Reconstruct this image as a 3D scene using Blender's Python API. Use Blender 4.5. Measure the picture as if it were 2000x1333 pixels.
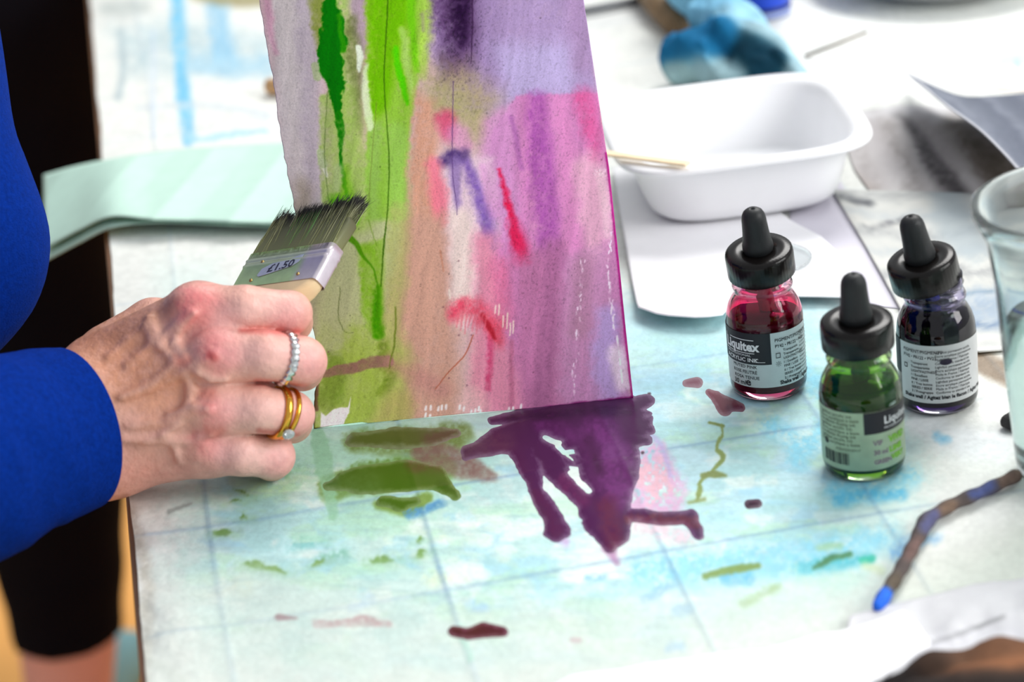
import bpy, math
import numpy as np
from mathutils import Matrix, Vector
for o in list(bpy.data.objects): bpy.data.objects.remove(o)
scn = bpy.context.scene
COLL = scn.collection
# ------------------------------------------------------------------ camera
TZ = 0.74                                             # table top height (m)
F, PITCH, ROLL, YAW = 5212.77, math.radians(23.543), math.radians(-6.312), math.radians(7.06)
CAM = np.array([0.0102, -0.9189, 0.5052 + TZ])
FW = np.array([math.sin(YAW)*math.cos(PITCH), math.cos(YAW)*math.cos(PITCH), -math.sin(PITCH)])
_r0 = np.array([math.cos(YAW), -math.sin(YAW), 0.]); _u0 = np.cross(_r0, FW)
RT = math.cos(ROLL)*_r0 + math.sin(ROLL)*_u0
UP = -math.sin(ROLL)*_r0 + math.cos(ROLL)*_u0
cd = bpy.data.cameras.new('camera'); cam = bpy.data.objects.new('camera', cd); COLL.objects.link(cam)
cd.sensor_width = 36.; cd.lens = F*36/2000.
cd.clip_start = .05; cd.clip_end = 50
M = Matrix([[RT[i], UP[i], -FW[i], CAM[i]] for i in range(3)] + [[0, 0, 0, 1]])
cam.matrix_world = M
cd.dof.use_dof = True; cd.dof.focus_distance = 1.185; cd.dof.aperture_fstop = 7.0
scn.camera = cam
# ------------------------------------------------------------------ world, window light, added fill light, exposure
w = bpy.data.worlds.new('world'); scn.world = w; w.use_nodes = True
w.node_tree.nodes['Background'].inputs[0].default_value = (.93, .965, 1., 1)
w.node_tree.nodes['Background'].inputs[1].default_value = .57
def area(name, loc, target, sx, sy, power, col=(1, 1, 1)):
    l = bpy.data.lights.new(name, 'AREA'); l.shape = 'RECTANGLE'; l.size = sx; l.size_y = sy; l.energy = power; l.color = col
    o = bpy.data.objects.new(name, l); COLL.objects.link(o); o.location = loc
    o.rotation_euler = (Vector(target)-Vector(loc)).to_track_quat('-Z', 'Y').to_euler()
area('window_light', (1.5, 1.9, 3.3), (.2, .2, TZ), 1.6, 1.6, 92, (1, .985, .96))
area('side_fill_light', (2.3, -1.1, 2.0), (.1, .2, TZ+.05), 1.5, 1.5, 56, (1, .985, .97))  # added fill lamp, brightens the sheet and hand from the right
scn.view_settings.view_transform = 'Standard'
try: scn.view_settings.look = 'None'
except Exception: pass
scn.view_settings.gamma = 1; scn.view_settings.use_curve_mapping = False
scn.view_settings.exposure = .14
# ------------------------------------------------------------------ geometry of sight lines
def ray(x, y): return FW + RT*(x-1000)/F - UP*(y-666.5)/F
def onz(x, y, z=0.):                                  # point on the plane z above the table
    d = ray(x, y); return CAM + d*((z+TZ-CAM[2])/d[2])
def atZ(x, y, Z): return CAM + ray(x, y)*Z
def onplane(x, y, P0, n):
    d = ray(x, y); return CAM + d*(((P0-CAM)@n)/(d@n))
def proj(V):
    D = np.asarray(V) - CAM; Z = D@FW
    return 1000+F*(D@RT)/Z, 666.5-F*(D@UP)/Z
HZ = 1.128
def hp(x, y, dz): return atZ(x, y, HZ - dz/1000.)      # hand landmark: pixel and mm towards the viewer
def tocam(V): D = np.asarray(V)-CAM; return np.stack([D@RT, D@UP, -(D@FW)], -1)
def toworld(V): V = np.asarray(V); return CAM + V[..., :1]*RT + V[..., 1:2]*UP - V[..., 2:3]*FW
# ------------------------------------------------------------------ materials
def s2l(c):
    c = np.asarray(c, float); return np.where(c <= .04045, c/12.92, ((c+.055)/1.055)**2.4)
def C8(r, g, b): return tuple(s2l(np.array([r, g, b])/255.)) + (1.,)
def mat(name, col=None, rough=.6, metal=0., noise=0., nscale=60., bump=0., bscale=300., vcol=False, spec=.5, trans=0., ior=1.45, sss=0., sheen=0., coat=0., stretch=None, detail=4.):
    m = bpy.data.materials.new(name); m.use_nodes = True; nt = m.node_tree; N = nt.nodes; L = nt.links
    b = N['Principled BSDF']
    b.inputs['Roughness'].default_value = rough; b.inputs['Metallic'].default_value = metal
    b.inputs['Specular IOR Level'].default_value = spec; b.inputs['Transmission Weight'].default_value = trans; b.inputs['IOR'].default_value = ior
    if coat: b.inputs['Coat Weight'].default_value = coat; b.inputs['Coat Roughness'].default_value = .08
    if sss:
        b.inputs['Subsurface Weight'].default_value = sss; b.inputs['Subsurface Radius'].default_value = (1., .35, .2); b.inputs['Subsurface Scale'].default_value = .004
    if sheen: b.inputs['Sheen Weight'].default_value = sheen; b.inputs['Sheen Roughness'].default_value = .5
    tc = N.new('ShaderNodeTexCoord'); src = tc.outputs['Object']
    if stretch:
        mp = N.new('ShaderNodeMapping'); mp.inputs['Scale'].default_value = stretch; L.new(src, mp.inputs['Vector']); src = mp.outputs[0]
    if vcol:
        a = N.new('ShaderNodeVertexColor'); a.layer_name = 'Col'; out = a.outputs['Color']
    else:
        rgb = N.new('ShaderNodeRGB'); rgb.outputs[0].default_value = col; out = rgb.outputs[0]
    if noise:
        n = N.new('ShaderNodeTexNoise'); n.inputs['Scale'].default_value = nscale; n.inputs['Detail'].default_value = detail; L.new(src, n.inputs['Vector'])
        mr = N.new('ShaderNodeMapRange'); mr.inputs[1].default_value = .3; mr.inputs[2].default_value = .7
        mr.inputs[3].default_value = 1-noise; mr.inputs[4].default_value = 1+noise; L.new(n.outputs[0], mr.inputs[0])
        mx = N.new('ShaderNodeMix'); mx.data_type = 'RGBA'; mx.blend_type = 'MULTIPLY'; mx.inputs[0].default_value = 1
        L.new(out, mx.inputs[6]); L.new(mr.outputs[0], mx.inputs[7]); out = mx.outputs[2]
    L.new(out, b.inputs['Base Color'])
    if bump:
        n2 = N.new('ShaderNodeTexNoise'); n2.inputs['Scale'].default_value = bscale; n2.inputs['Detail'].default_value = 5; L.new(src, n2.inputs['Vector'])
        bp = N.new('ShaderNodeBump'); bp.inputs['Strength'].default_value = bump; bp.inputs['Distance'].default_value = .001
        L.new(n2.outputs[0], bp.inputs['Height']); L.new(bp.outputs[0], b.inputs['Normal'])
    return m
# ------------------------------------------------------------------ object helpers
WLOC = {}
def tag(o, label, cat, group=None, kind=None):
    o['label'] = label; o['category'] = cat
    if group: o['group'] = group
    if kind: o['kind'] = kind
    return o
def thing(name, loc, label, cat, group=None):
    o = bpy.data.objects.new(name, None); COLL.objects.link(o); o.location = loc; o.empty_display_size = .01
    WLOC[o] = np.array(loc, float); return tag(o, label, cat, group)
def add(name, V, Fc, m, parent=None, origin=None, col=None, smooth=True, label=None):
    V = np.asarray(V, float)
    if origin is None:
        origin = WLOC[parent] if parent is not None else np.array([V[:, 0].mean(), V[:, 1].mean(), V[:, 2].min()])
    origin = np.asarray(origin, float)
    me = bpy.data.meshes.new(name)
    if isinstance(Fc, np.ndarray):
        Fc = np.ascontiguousarray(Fc, dtype=np.int32); k = Fc.shape[1]; n = len(Fc)
        me.vertices.add(len(V)); me.vertices.foreach_set('co', (V-origin).astype(np.float32).ravel())
        me.loops.add(n*k); me.loops.foreach_set('vertex_index', Fc.ravel())
        me.polygons.add(n); me.polygons.foreach_set('loop_start', np.arange(0, n*k, k, dtype=np.int32))
        me.update(calc_edges=True); me.validate()
    else:
        me.from_pydata([tuple(v) for v in (V-origin)], [], [tuple(int(i) for i in f) for f in Fc]); me.update()
    if col is not None:
        ca = me.color_attributes.new('Col', 'FLOAT_COLOR', 'POINT')
        col = np.clip(np.asarray(col, float), 0, 1)
        lin = np.concatenate([s2l(col), np.ones((len(col), 1))], 1).astype(np.float32)
        ca.data.foreach_set('color', lin.ravel())
    if smooth: me.polygons.foreach_set('use_smooth', np.ones(len(me.polygons), dtype=bool))
    me.materials.append(m)
    o = bpy.data.objects.new(name, me); COLL.objects.link(o)
    if parent is not None:
        o.parent = parent; o.location = origin - WLOC[parent]
    else: o.location = origin
    WLOC[o] = origin
    if label: o['label'] = label
    return o
def solid(o, t, off=-1):
    md = o.modifiers.new('thickness', 'SOLIDIFY'); md.thickness = t; md.offset = off; return o
def gridfaces(nu, nv, wrapu=False):                    # rows nv, columns nu
    i = np.arange(nu if wrapu else nu-1); j = np.arange(nv-1)
    I, J = np.meshgrid(i, j); I2 = (I+1) % nu
    return np.stack([J*nu+I, J*nu+I2, (J+1)*nu+I2, (J+1)*nu+I], -1).reshape(-1, 4)
def lathe(prof, seg=48, rib=0, ribamp=0.):
    prof = np.array(prof, float); a = np.arange(seg)/seg*2*np.pi
    r = prof[:, :1]*np.ones((1, seg))
    if rib: r = r + (ribamp*np.cos(a*rib))[None]*(prof[:, :1] > .6*prof[:, 0].max())
    V = np.stack([r*np.cos(a), r*np.sin(a), prof[:, 1:2]*np.ones((1, seg))], -1).reshape(-1, 3)
    Fc = [tuple(q) for q in gridfaces(seg, len(prof), True)]
    return V, Fc
def tube(pts, rad, seg=10, cap=True, squash=None):
    pts = np.asarray(pts, float); n = len(pts); rad = np.broadcast_to(np.asarray(rad, float), (n,))
    T = np.gradient(pts, axis=0); T /= np.linalg.norm(T, axis=1)[:, None]
    ref = np.array([0, 0, 1.]) if abs(T[0, 2]) < .9 else np.array([1., 0, 0])
    A = np.cross(T, ref); A /= np.linalg.norm(A, axis=1)[:, None]; B = np.cross(T, A)
    a = np.arange(seg)/seg*2*np.pi
    V = pts[:, None] + rad[:, None, None]*(np.cos(a)[None, :, None]*A[:, None] + np.sin(a)[None, :, None]*B[:, None])
    V = V.reshape(-1, 3); Fc = [tuple(q) for q in gridfaces(seg, n, True)]
    if cap:
        Fc.append(tuple(range(seg))[::-1]); Fc.append(tuple((n-1)*seg+i for i in range(seg)))
    return V, Fc
def spline(pts, n):
    pts = np.asarray(pts, float); d = np.r_[0, np.cumsum(np.linalg.norm(np.diff(pts, axis=0), axis=1))]
    m = len(pts); tt = np.linspace(0, d[-1], n)
    # Catmull-Rom style: cubic hermite with finite differences
    s = np.gradient(pts, d, axis=0); k = np.clip(np.searchsorted(d, tt, side='right')-1, 0, m-2)
    h = (d[k+1]-d[k])[:, None]; u = ((tt-d[k])[:, None])/h
    return ((2*u**3-3*u**2+1)*pts[k] + (u**3-2*u**2+u)*h*s[k] + (-2*u**3+3*u**2)*pts[k+1] + (u**3-u**2)*h*s[k+1])
def boxmesh(c, x, y, z, bev=0):                        # centre and half-axis vectors
    V = [np.asarray(c)+sx*np.asarray(x)+sy*np.asarray(y)+sz*np.asarray(z) for sx in (-1, 1) for sy in (-1, 1) for sz in (-1, 1)]
    return np.array(V), [(0, 1, 3, 2), (4, 6, 7, 5), (0, 4, 5, 1), (2, 3, 7, 6), (0, 2, 6, 4), (1, 5, 7, 3)]
def merge(parts):
    V = []; Fc = []; o = 0
    for v, f in parts:
        V.append(np.asarray(v)); Fc += [tuple(int(i)+o for i in q) for q in f]; o += len(v)
    return np.concatenate(V), Fc
def bevel(o, wdt, seg=2):
    md = o.modifiers.new('bevel', 'BEVEL'); md.width = wdt; md.segments = seg; md.limit_method = 'ANGLE'; return o
# ------------------------------------------------------------------ noise and paint
_rng = np.random.RandomState(7); _TAB = _rng.rand(256, 256)
def vnoise(x, y, seed=0):
    x = np.asarray(x, float)+seed*17.31; y = np.asarray(y, float)+seed*9.77
    xi = np.floor(x).astype(int); yi = np.floor(y).astype(int); fx = x-xi; fy = y-yi
    fx = fx*fx*(3-2*fx); fy = fy*fy*(3-2*fy); g = lambda a, b: _TAB[a & 255, b & 255]
    return (g(xi, yi)*(1-fx)+g(xi+1, yi)*fx)*(1-fy) + (g(xi, yi+1)*(1-fx)+g(xi+1, yi+1)*fx)*fy
def fbm(x, y, seed=0, oct=4):
    s = 0; a = .5; t = 0
    for k in range(oct):
        s = s+a*vnoise(x*2**k, y*2**k, seed+k*3); t += a; a *= .5
    return s/t
def sstep(a, b, x):
    t = np.clip((x-a)/(b-a), 0, 1); return t*t*(3-2*t)
def polydist(X, Y, pts, wd):                           # signed distance to a polyline with half widths
    pts = np.asarray(pts, float); wd = np.broadcast_to(np.asarray(wd, float), (len(pts),))
    D = np.full(X.shape, 1e9)
    if len(pts) == 1: return np.hypot(X-pts[0, 0], Y-pts[0, 1])-wd[0]
    for k in range(len(pts)-1):
        a, b = pts[k], pts[k+1]; e = b-a; t = np.clip(((X-a[0])*e[0]+(Y-a[1])*e[1])/(e@e+1e-9), 0, 1)
        D = np.minimum(D, np.hypot(X-a[0]-t*e[0], Y-a[1]-t*e[1])-(wd[k]+t*(wd[k+1]-wd[k])))
    return D
def insidepoly(X, Y, pts):
    pts = np.asarray(pts, float); ins = np.zeros(X.shape, bool); n = len(pts); D = np.full(X.shape, 1e9)
    for k in range(n):
        a, b = pts[k], pts[(k+1) % n]; e = b-a
        t = np.clip(((X-a[0])*e[0]+(Y-a[1])*e[1])/(e@e+1e-9), 0, 1); D = np.minimum(D, np.hypot(X-a[0]-t*e[0], Y-a[1]-t*e[1]))
        c = ((a[1] > Y) != (b[1] > Y)) & (X < (b[0]-a[0])*(Y-a[1])/(b[1]-a[1]+1e-12)+a[0]); ins ^= c
    return np.where(ins, -D, D)
class Paint:
    def __init__(s, X, Y, base):
        s.X, s.Y = X, Y; s.C = np.ones((len(X), 3))*np.array(base)/255.
        s.n1 = fbm(X/26, Y/26, 1)-.5; s.n2 = fbm(X/26, Y/26, 5)-.5; s.n3 = fbm(X/7, Y/7, 9, 3)-.5
    def lay(s, idx, m, col):
        s.C[idx] = s.C[idx]*(1-m[:, None]) + m[:, None]*np.array(col)/255.
    def _sub(s, pts, pad):
        p = np.asarray(pts, float)
        return np.nonzero((s.X > p[:, 0].min()-pad) & (s.X < p[:, 0].max()+pad) & (s.Y > p[:, 1].min()-pad) & (s.Y < p[:, 1].max()+pad))[0]
    def stroke(s, pts, wd, col, a=1., soft=8., wob=0., gran=0.):
        """wd full width in pixels, soft edge in pixels, wob wobble in pixels"""
        hw = np.asarray(wd, float)/2
        if len(pts) >= 3:
            k_ = len(pts); hw = np.interp(np.linspace(0, 1, 5*k_), np.linspace(0, 1, k_), np.broadcast_to(hw, (k_,))); pts = spline(np.asarray(pts, float), 5*k_)
        idx = s._sub(pts, hw.max()+soft*2+wob*2+4)
        if not len(idx): return
        X = s.X[idx]+wob*(2*s.n1[idx]+1.2*s.n3[idx]); Y = s.Y[idx]+wob*(2*s.n2[idx]+.8*s.n3[idx])
        d = polydist(X, Y, pts, hw); m = a*(1-sstep(-soft, soft, d))
        if gran: m = m*np.clip(1+gran*(s.n3[idx]*2.4+s.n1[idx]*1.5), 0, 1.25)
        s.lay(idx, np.clip(m, 0, 1), col)
    def poly(s, pts, col, a=1., soft=6., wob=0., gran=0.):
        idx = s._sub(pts, soft*2+wob*2+4)
        if not len(idx): return
        X = s.X[idx]+wob*(2*s.n1[idx]+1.2*s.n3[idx]); Y = s.Y[idx]+wob*(2*s.n2[idx]+.8*s.n3[idx])
        m = a*(1-sstep(-soft, soft, insidepoly(X, Y, pts)))
        if gran: m = m*np.clip(1+gran*(s.n3[idx]*2.4+s.n1[idx]*1.5), 0, 1.25)
        s.lay(idx, np.clip(m, 0, 1), col)
    def dots(s, pts, r, col, a=1.):
        for x, y in pts: s.stroke([(x-.1, y), (x+.1, y)], 2*r, col, a, soft=1.2)
# ------------------------------------------------------------------ implicit surfaces
def smin(a, b, k):
    h = np.clip(.5+.5*(b-a)/k, 0, 1); return b*(1-h)+a*h-k*h*(1-h)
def caps(P, a, b, ra, rb):
    a = np.asarray(a, np.float32); b = np.asarray(b, np.float32); e = b-a
    t = ((P[0]-a[0])*e[0]+(P[1]-a[1])*e[1]+(P[2]-a[2])*e[2])/np.float32(e@e+1e-12); np.clip(t, 0, 1, out=t)
    d = np.sqrt((P[0]-a[0]-t*e[0])**2+(P[1]-a[1]-t*e[1])**2+(P[2]-a[2]-t*e[2])**2)
    return d-np.float32(ra)-t*np.float32(rb-ra)
def nets(fun, lo, hi, h):
    lo = np.array(lo, float); n = np.ceil((np.array(hi)-lo)/h).astype(int)+1
    ax = [(lo[k]+h*np.arange(n[k])).astype(np.float32) for k in range(3)]
    P = np.meshgrid(*ax, indexing='ij'); f = fun(P).astype(np.float32)
    s = f < 0; c = (n-1)
    acc = np.zeros(tuple(c)+(3,), np.float32); cnt = np.zeros(tuple(c), np.float32)
    off = [(i, j, k) for i in (0, 1) for j in (0, 1) for k in (0, 1)]
    def sl(A, o): return A[o[0]:o[0]+c[0], o[1]:o[1]+c[1], o[2]:o[2]+c[2]]
    for o in off:
        for d in range(3):
            if o[d]: continue
            q = list(o); q[d] = 1; fa, fb = sl(f, o), sl(f, q); m = sl(s, o) != sl(s, q)
            t = np.where(m, fa/np.where(m, fa-fb, 1), 0)
            for e in range(3):
                acc[..., e] += np.where(m, (o[e]+t) if e == d else o[e], 0)
            cnt += m
    act = cnt > 0; ids = -np.ones(tuple(c), np.int64); ids[act] = np.arange(act.sum())
    V = (np.argwhere(act)+acc[act]/cnt[act][:, None])*h+lo
    faces = []
    for d in range(3):
        u, v = (d+1) % 3, (d+2) % 3
        A = [slice(1, -1)]*3; A[d] = slice(0, c[d]); A = tuple(A)
        B = [slice(1, -1)]*3; B[d] = slice(1, c[d]+1); B = tuple(B)
        sa, sb = s[A], s[B]; idx = np.argwhere(sa != sb); inside = sa[sa != sb]
        base = idx.copy(); base[:, u] += 1; base[:, v] += 1
        def cell(du, dv):
            q = base.copy(); q[:, u] -= du; q[:, v] -= dv; return ids[q[:, 0], q[:, 1], q[:, 2]]
        Q = np.stack([cell(1, 1), cell(0, 1), cell(0, 0), cell(1, 0)], 1)
        Q[~inside] = Q[~inside][:, ::-1]; faces.append(Q)
    Fq = np.concatenate(faces); return V, Fq[(Fq >= 0).all(1)]
def text_mesh(s, size, align='LEFT', bold=0.):
    cu = bpy.data.curves.new('lettering', 'FONT'); cu.body = s; cu.size = size; cu.align_x = align; cu.resolution_u = 2; cu.offset = bold
    o = bpy.data.objects.new('lettering', cu); COLL.objects.link(o)
    dg = bpy.context.evaluated_depsgraph_get(); me = o.evaluated_get(dg).to_mesh()
    V = np.array([tuple(v.co) for v in me.vertices]).reshape(-1, 3); Fc = [tuple(p.vertices) for p in me.polygons]
    o.evaluated_get(dg).to_mesh_clear(); bpy.data.objects.remove(o); bpy.data.curves.remove(cu)
    return V, Fc
#@@SETTING
# ================================================================== floor and table
fm = mat('floor_wood', C8(252, 182, 92), rough=.45, noise=.12, nscale=9, stretch=(1, .12, 1))
fl = []
V, Fc = boxmesh((0, .8, -.02), (3, 0, 0), (0, 3, 0), (0, 0, .0195))
fo = add('floor', V, Fc, fm, smooth=False, origin=(0, .8, 0)); fo['kind'] = 'structure'
plank_me = None
for i in range(-9, 4):
    V, Fc = boxmesh((i*.14+.07, 1.3, .0), (.0692, 0, 0), (0, 2., 0), (0, 0, .004))
    if plank_me is None:
        p = add('floor_plank', V, Fc, fm, parent=fo, origin=(i*.14+.07, 1.3, -.0032), smooth=False); plank_me = p
    else:
        q = plank_me.copy(); COLL.objects.link(q); q.parent = fo; q.location = np.array((i*.14+.07, 1.3, -.0032))-WLOC[fo]; WLOC[q] = None
EDGE = -.0345
wood = mat('table_wood', C8(150, 112, 84), rough=.5, noise=.2, nscale=20, stretch=(6, .6, 6))
tb = thing('table', (.6, .45, 0), 'wide wooden table hidden under a white grid-lined cloth', 'table')
V, Fc = boxmesh(((EDGE+1.25)/2, .45, TZ-.0155), ((1.25-EDGE)/2, 0, 0), (0, .98, 0), (0, 0, .015))
bevel(add('table_top', V, Fc, wood, parent=tb, smooth=False), .002)
for x in (.35, 1.18):
    for y in (-.4, 1.3):
        V, Fc = boxmesh((x, y, (TZ-.03)/2), (.028, 0, 0), (0, .028, 0), (0, 0, (TZ-.0305)/2)); add('leg', V, Fc, wood, parent=tb, smooth=False)
for y in (-.4, 1.3):
    V, Fc = boxmesh(((.35+1.18)/2, y, TZ-.075), (.40, 0, 0), (0, .012, 0), (0, 0, .0445)); add('apron', V, Fc, wood, parent=tb, smooth=False)
# ------------------------------------------------------------------ painted table cloth
G = .088
gx = np.unique(np.round(np.r_[np.arange(-.032, .02, .0011), np.arange(.02, .27, .00055), np.arange(.27, .48, .0011), np.arange(.48, 1.2, .012)], 6))
gy = np.unique(np.round(np.r_[np.arange(-.5, -.14, .012), np.arange(-.14, -.02, .0014), np.arange(-.02, .2, .0009), np.arange(.2, .6, .0022), np.arange(.6, 1.0, .004), np.arange(1.0, 1.05, .012)], 6))
XX, YY = np.meshgrid(gx, gy); x = XX.ravel(); y = YY.ravel()
edge_w = .0032*(fbm(y*14, y*0, 3)-.5)
x = np.where(x < -.02, x+edge_w*np.clip((-.02-x)/.012, 0, 1), x)
def cloth_h(x, y):                                     # height of the cloth above the table top
    h = .0006+.0010*fbm(x*18, y*18, 2) + .0004*fbm(x*90, y*90, 4)
    near = np.exp(-((x+.024)/.018)**2)*np.exp(-np.clip(y-.06, 0, 9)**2/.01)
    h = h + near*(.0030*fbm(x*60+y*14, y*30, 6))
    for k in range(-1, 14): h = h + .0002*np.exp(-(np.abs(x-k*G)/.0016)**2) + .0002*np.exp(-(np.abs(y-k*G)/.0022)**2)
    return h
VC = np.stack([x, y, TZ+cloth_h(x, y)], 1)
PX, PY = proj(VC)
pc = Paint(PX, PY, (222, 224, 219))
# broad washes soaked into the cloth, and one painted shadow
pc.poly([(380, 780), (700, 620), (1240, 560), (1560, 590), (1760, 690), (1800, 1000), (1690, 1160), (1200, 1300), (700, 1330), (420, 1300), (330, 1120)], (194, 222, 216), .9, 70, 40)
pc.poly([(1180, 600), (1600, 570), (1700, 760), (1640, 990), (1420, 1090), (1260, 960)], (178, 216, 224), .9, 60, 30)
pc.poly([(1250, 560), (1430, 590), (1420, 690), (1260, 720)], (168, 208, 210), .7, 30, 10)  # teal shadow in front of the white sheet, painted into the cloth
pc.poly([(430, 900), (640, 820), (1000, 840), (900, 1000), (640, 1060), (470, 1020)], (168, 217, 196), .85, 40, 20)
pc.poly([(430, 1000), (640, 960), (700, 1080), (560, 1120), (450, 1090)], (182, 224, 226), .8, 18, 12)
pc.stroke([(380, 1130), (620, 1120), (900, 1080), (1200, 1050)], 60, (176, 214, 200), .65, 30, 14, .5)
pc.stroke([(420, 1190), (700, 1190), (1000, 1180), (1300, 1120)], 70, (186, 222, 216), .7, 30, 14, .5)
pc.stroke([(600, 1280), (900, 1250), (1200, 1220), (1500, 1150)], 60, (198, 226, 224), .6, 30, 14, .5)
pc.poly([(1000, 930), (1040, 920), (1250, 1050), (1150, 1120), (900, 1060)], (216, 232, 226), .8, 30, 14)
for px_, py_, rx, c in ((520, 960, 40, (190, 232, 190)), (590, 930, 34, (150, 205, 160)), (480, 880, 30, (196, 236, 214)), (700, 1000, 46, (160, 205, 190)), (820, 1060, 40, (214, 236, 210)), (960, 1030, 50, (214, 238, 222)), (1130, 1150, 60, (206, 232, 226)), (1320, 1180, 60, (196, 228, 236)), (600, 1060, 30, (120, 190, 185)), (650, 1090, 24, (120, 180, 160)), (440, 1150, 40, (196, 216, 196)), (880, 1130, 30, (214, 230, 200))):
    pc.stroke([(px_-rx, py_+rx*.1), (px_+rx, py_-rx*.1)], rx*.9, c, .75, 16, 16, .8)
reg = 1-sstep(-120, 40, insidepoly(PX, PY, [(380, 800), (900, 820), (1240, 640), (1560, 600), (1760, 700), (1800, 1000), (1690, 1160), (1200, 1310), (700, 1330), (420, 1300), (330, 1120)]))
for sd_, lo_, hi_, c_, al_ in ((101, .50, .68, (158, 206, 204), .6), (107, .56, .72, (176, 220, 190), .6), (113, .58, .74, (150, 204, 226), .5), (119, .55, .75, (232, 240, 232), .6)):
    pc.lay(slice(None), al_*reg*sstep(lo_, hi_, fbm(PX/95+fbm(PX/40, PY/30, sd_+1), PY/46, sd_)), c_)
pc.lay(slice(None), .35*reg*sstep(.5, .75, fbm(PX/70, PY/9, 131)), (150, 190, 190))
# blue / teal streak at right front
pc.stroke([(1250, 1120), (1400, 1110), (1560, 1090), (1740, 1050)], [60, 76, 70, 40], (140, 205, 222), .85, 24, 14, .7)
pc.stroke([(1420, 1135), (1460, 1130)], 26, (96, 180, 214), .8, 8, 8, .5)
pc.stroke([(1560, 1110), (1640, 1100), (1700, 1090)], [24, 30, 16], (84, 184, 196), .8, 10, 8, .6)
pc.stroke([(1685, 1095), (1705, 1092)], 14, (30, 178, 150), .9, 4, 3)
pc.stroke([(1750, 1080), (1790, 1060), (1830, 1050)], [30, 24, 10], (92, 160, 214), .75, 12, 8, .6)
pc.stroke([(1376, 1128), (1430, 1114), (1478, 1106)], [12, 19, 14], (112, 142, 62), .95, 3.5, 4)
pc.stroke([(1452, 1178), (1490, 1160), (1520, 1146)], [16, 20, 14], (140, 176, 110), .8, 8, 6, .5)
pc.stroke([(1590, 1110), (1630, 1090), (1660, 1082)], [8, 14, 10], (62, 122, 74), .95, 4, 4)
pc.stroke([(1600, 1070), (1640, 1066)], 12, (150, 190, 140), .7, 7, 5)
pc.stroke([(1690, 1105), (1720, 1115)], 16, (196, 214, 170), .7, 8, 4)
for a, b in (((1560, 900), (1650, 800)), ((1640, 960), (1780, 930)), ((1500, 830), (1580, 880)), ((1545, 690), (1600, 760))):
    pc.stroke([a, b], 34, (126, 204, 226), .7, 18, 14, .9)
pc.stroke([(1800, 820), (1860, 860), (1950, 870)], 60, (232, 236, 238), .8, 20, 8)
pc.stroke([(1640, 975), (1760, 965)], 26, (96, 188, 220), .8, 9, 8, .7)
pc.stroke([(1830, 855), (1850, 862)], 16, (140, 200, 226), .8, 8, 6, .5)
pc.poly([(1760, 1130), (2100, 980), (2100, 1333), (1700, 1300)], (216, 216, 204), .7, 50, 10)
pc.stroke([(1900, 700), (1990, 740)], 46, (128, 108, 86), .85, 10, 6)  # dark shadow under the grey sheet's edge, painted brown on the cloth
# blue brushmarks far behind
pc.poly([(215, 60), (330, 40), (540, 60), (530, 150), (260, 150)], (178, 198, 202), .7, 24, 14, .6)
pc.stroke([(345, -10), (350, 60), (354, 140), (362, 210), (368, 275)], [30, 26, 24, 30, 20], (112, 186, 220), .9, 8, 6, .5)
pc.stroke([(425, -20), (430, 60), (440, 120)], [44, 40, 50], (140, 188, 214), .8, 12, 8, .5)
pc.stroke([(380, 120), (470, 130), (540, 120)], 40, (158, 196, 214), .7, 14, 10, .6)
pc.stroke([(366, 275), (440, 266), (520, 256)], [10, 12, 8], (160, 206, 226), .85, 5, 4)
pc.stroke([(235, 60), (240, 150), (232, 190)], 14, (170, 186, 190), .8, 6, 3)
pc.stroke([(270, 210), (400, 205), (520, 225)], [8, 10, 16], (196, 206, 212), .7, 6, 4)
pc.stroke([(300, 60), (300, 270)], 6, (190, 206, 226), .6, 4, 2)
pc.stroke([(380, -10), (470, 2), (560, -5)], [16, 26, 30], (150, 140, 96), .9, 8, 6)
pc.stroke([(210, 20), (280, 12)], 30, (168, 178, 176), .6, 12, 6)
pc.poly([(300, 520), (420, 500), (450, 600), (300, 640)], (206, 226, 220), .5, 40, 14)
pc.stroke([(1500, 130), (1800, 160)], 60, (248, 248, 246), .7, 30, 8)
pc.poly([(1170, 110), (1300, 60), (1330, 150), (1210, 190)], (222, 222, 216), .6, 30, 10)
pc.stroke([(1140, 30), (1300, 20)], 50, (216, 218, 218), .6, 20, 8)
# grid lines of the cloth
gf = (.28+.62*sstep(560, 820, PY))*(.35+.65*sstep(1950, 1500, PX))
for k in range(-1, 13):
    m = np.exp(-((x-k*G+.0008*np.sin(y*23+k))/.0012)**2)*(.42 if k >= 0 else 0.)*(.5+.9*fbm(x*40, y*12, 20+k)); pc.lay(slice(None), np.clip(m*gf, 0, .8), (96, 134, 172))
    m = np.exp(-((y-k*G+.0010*np.sin(x*19+k))/.0017)**2)*.42*(.4+.9*fbm(x*12, y*40, 40+k)); pc.lay(slice(None), np.clip(m*gf, 0, .8), (96, 134, 172))
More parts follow.
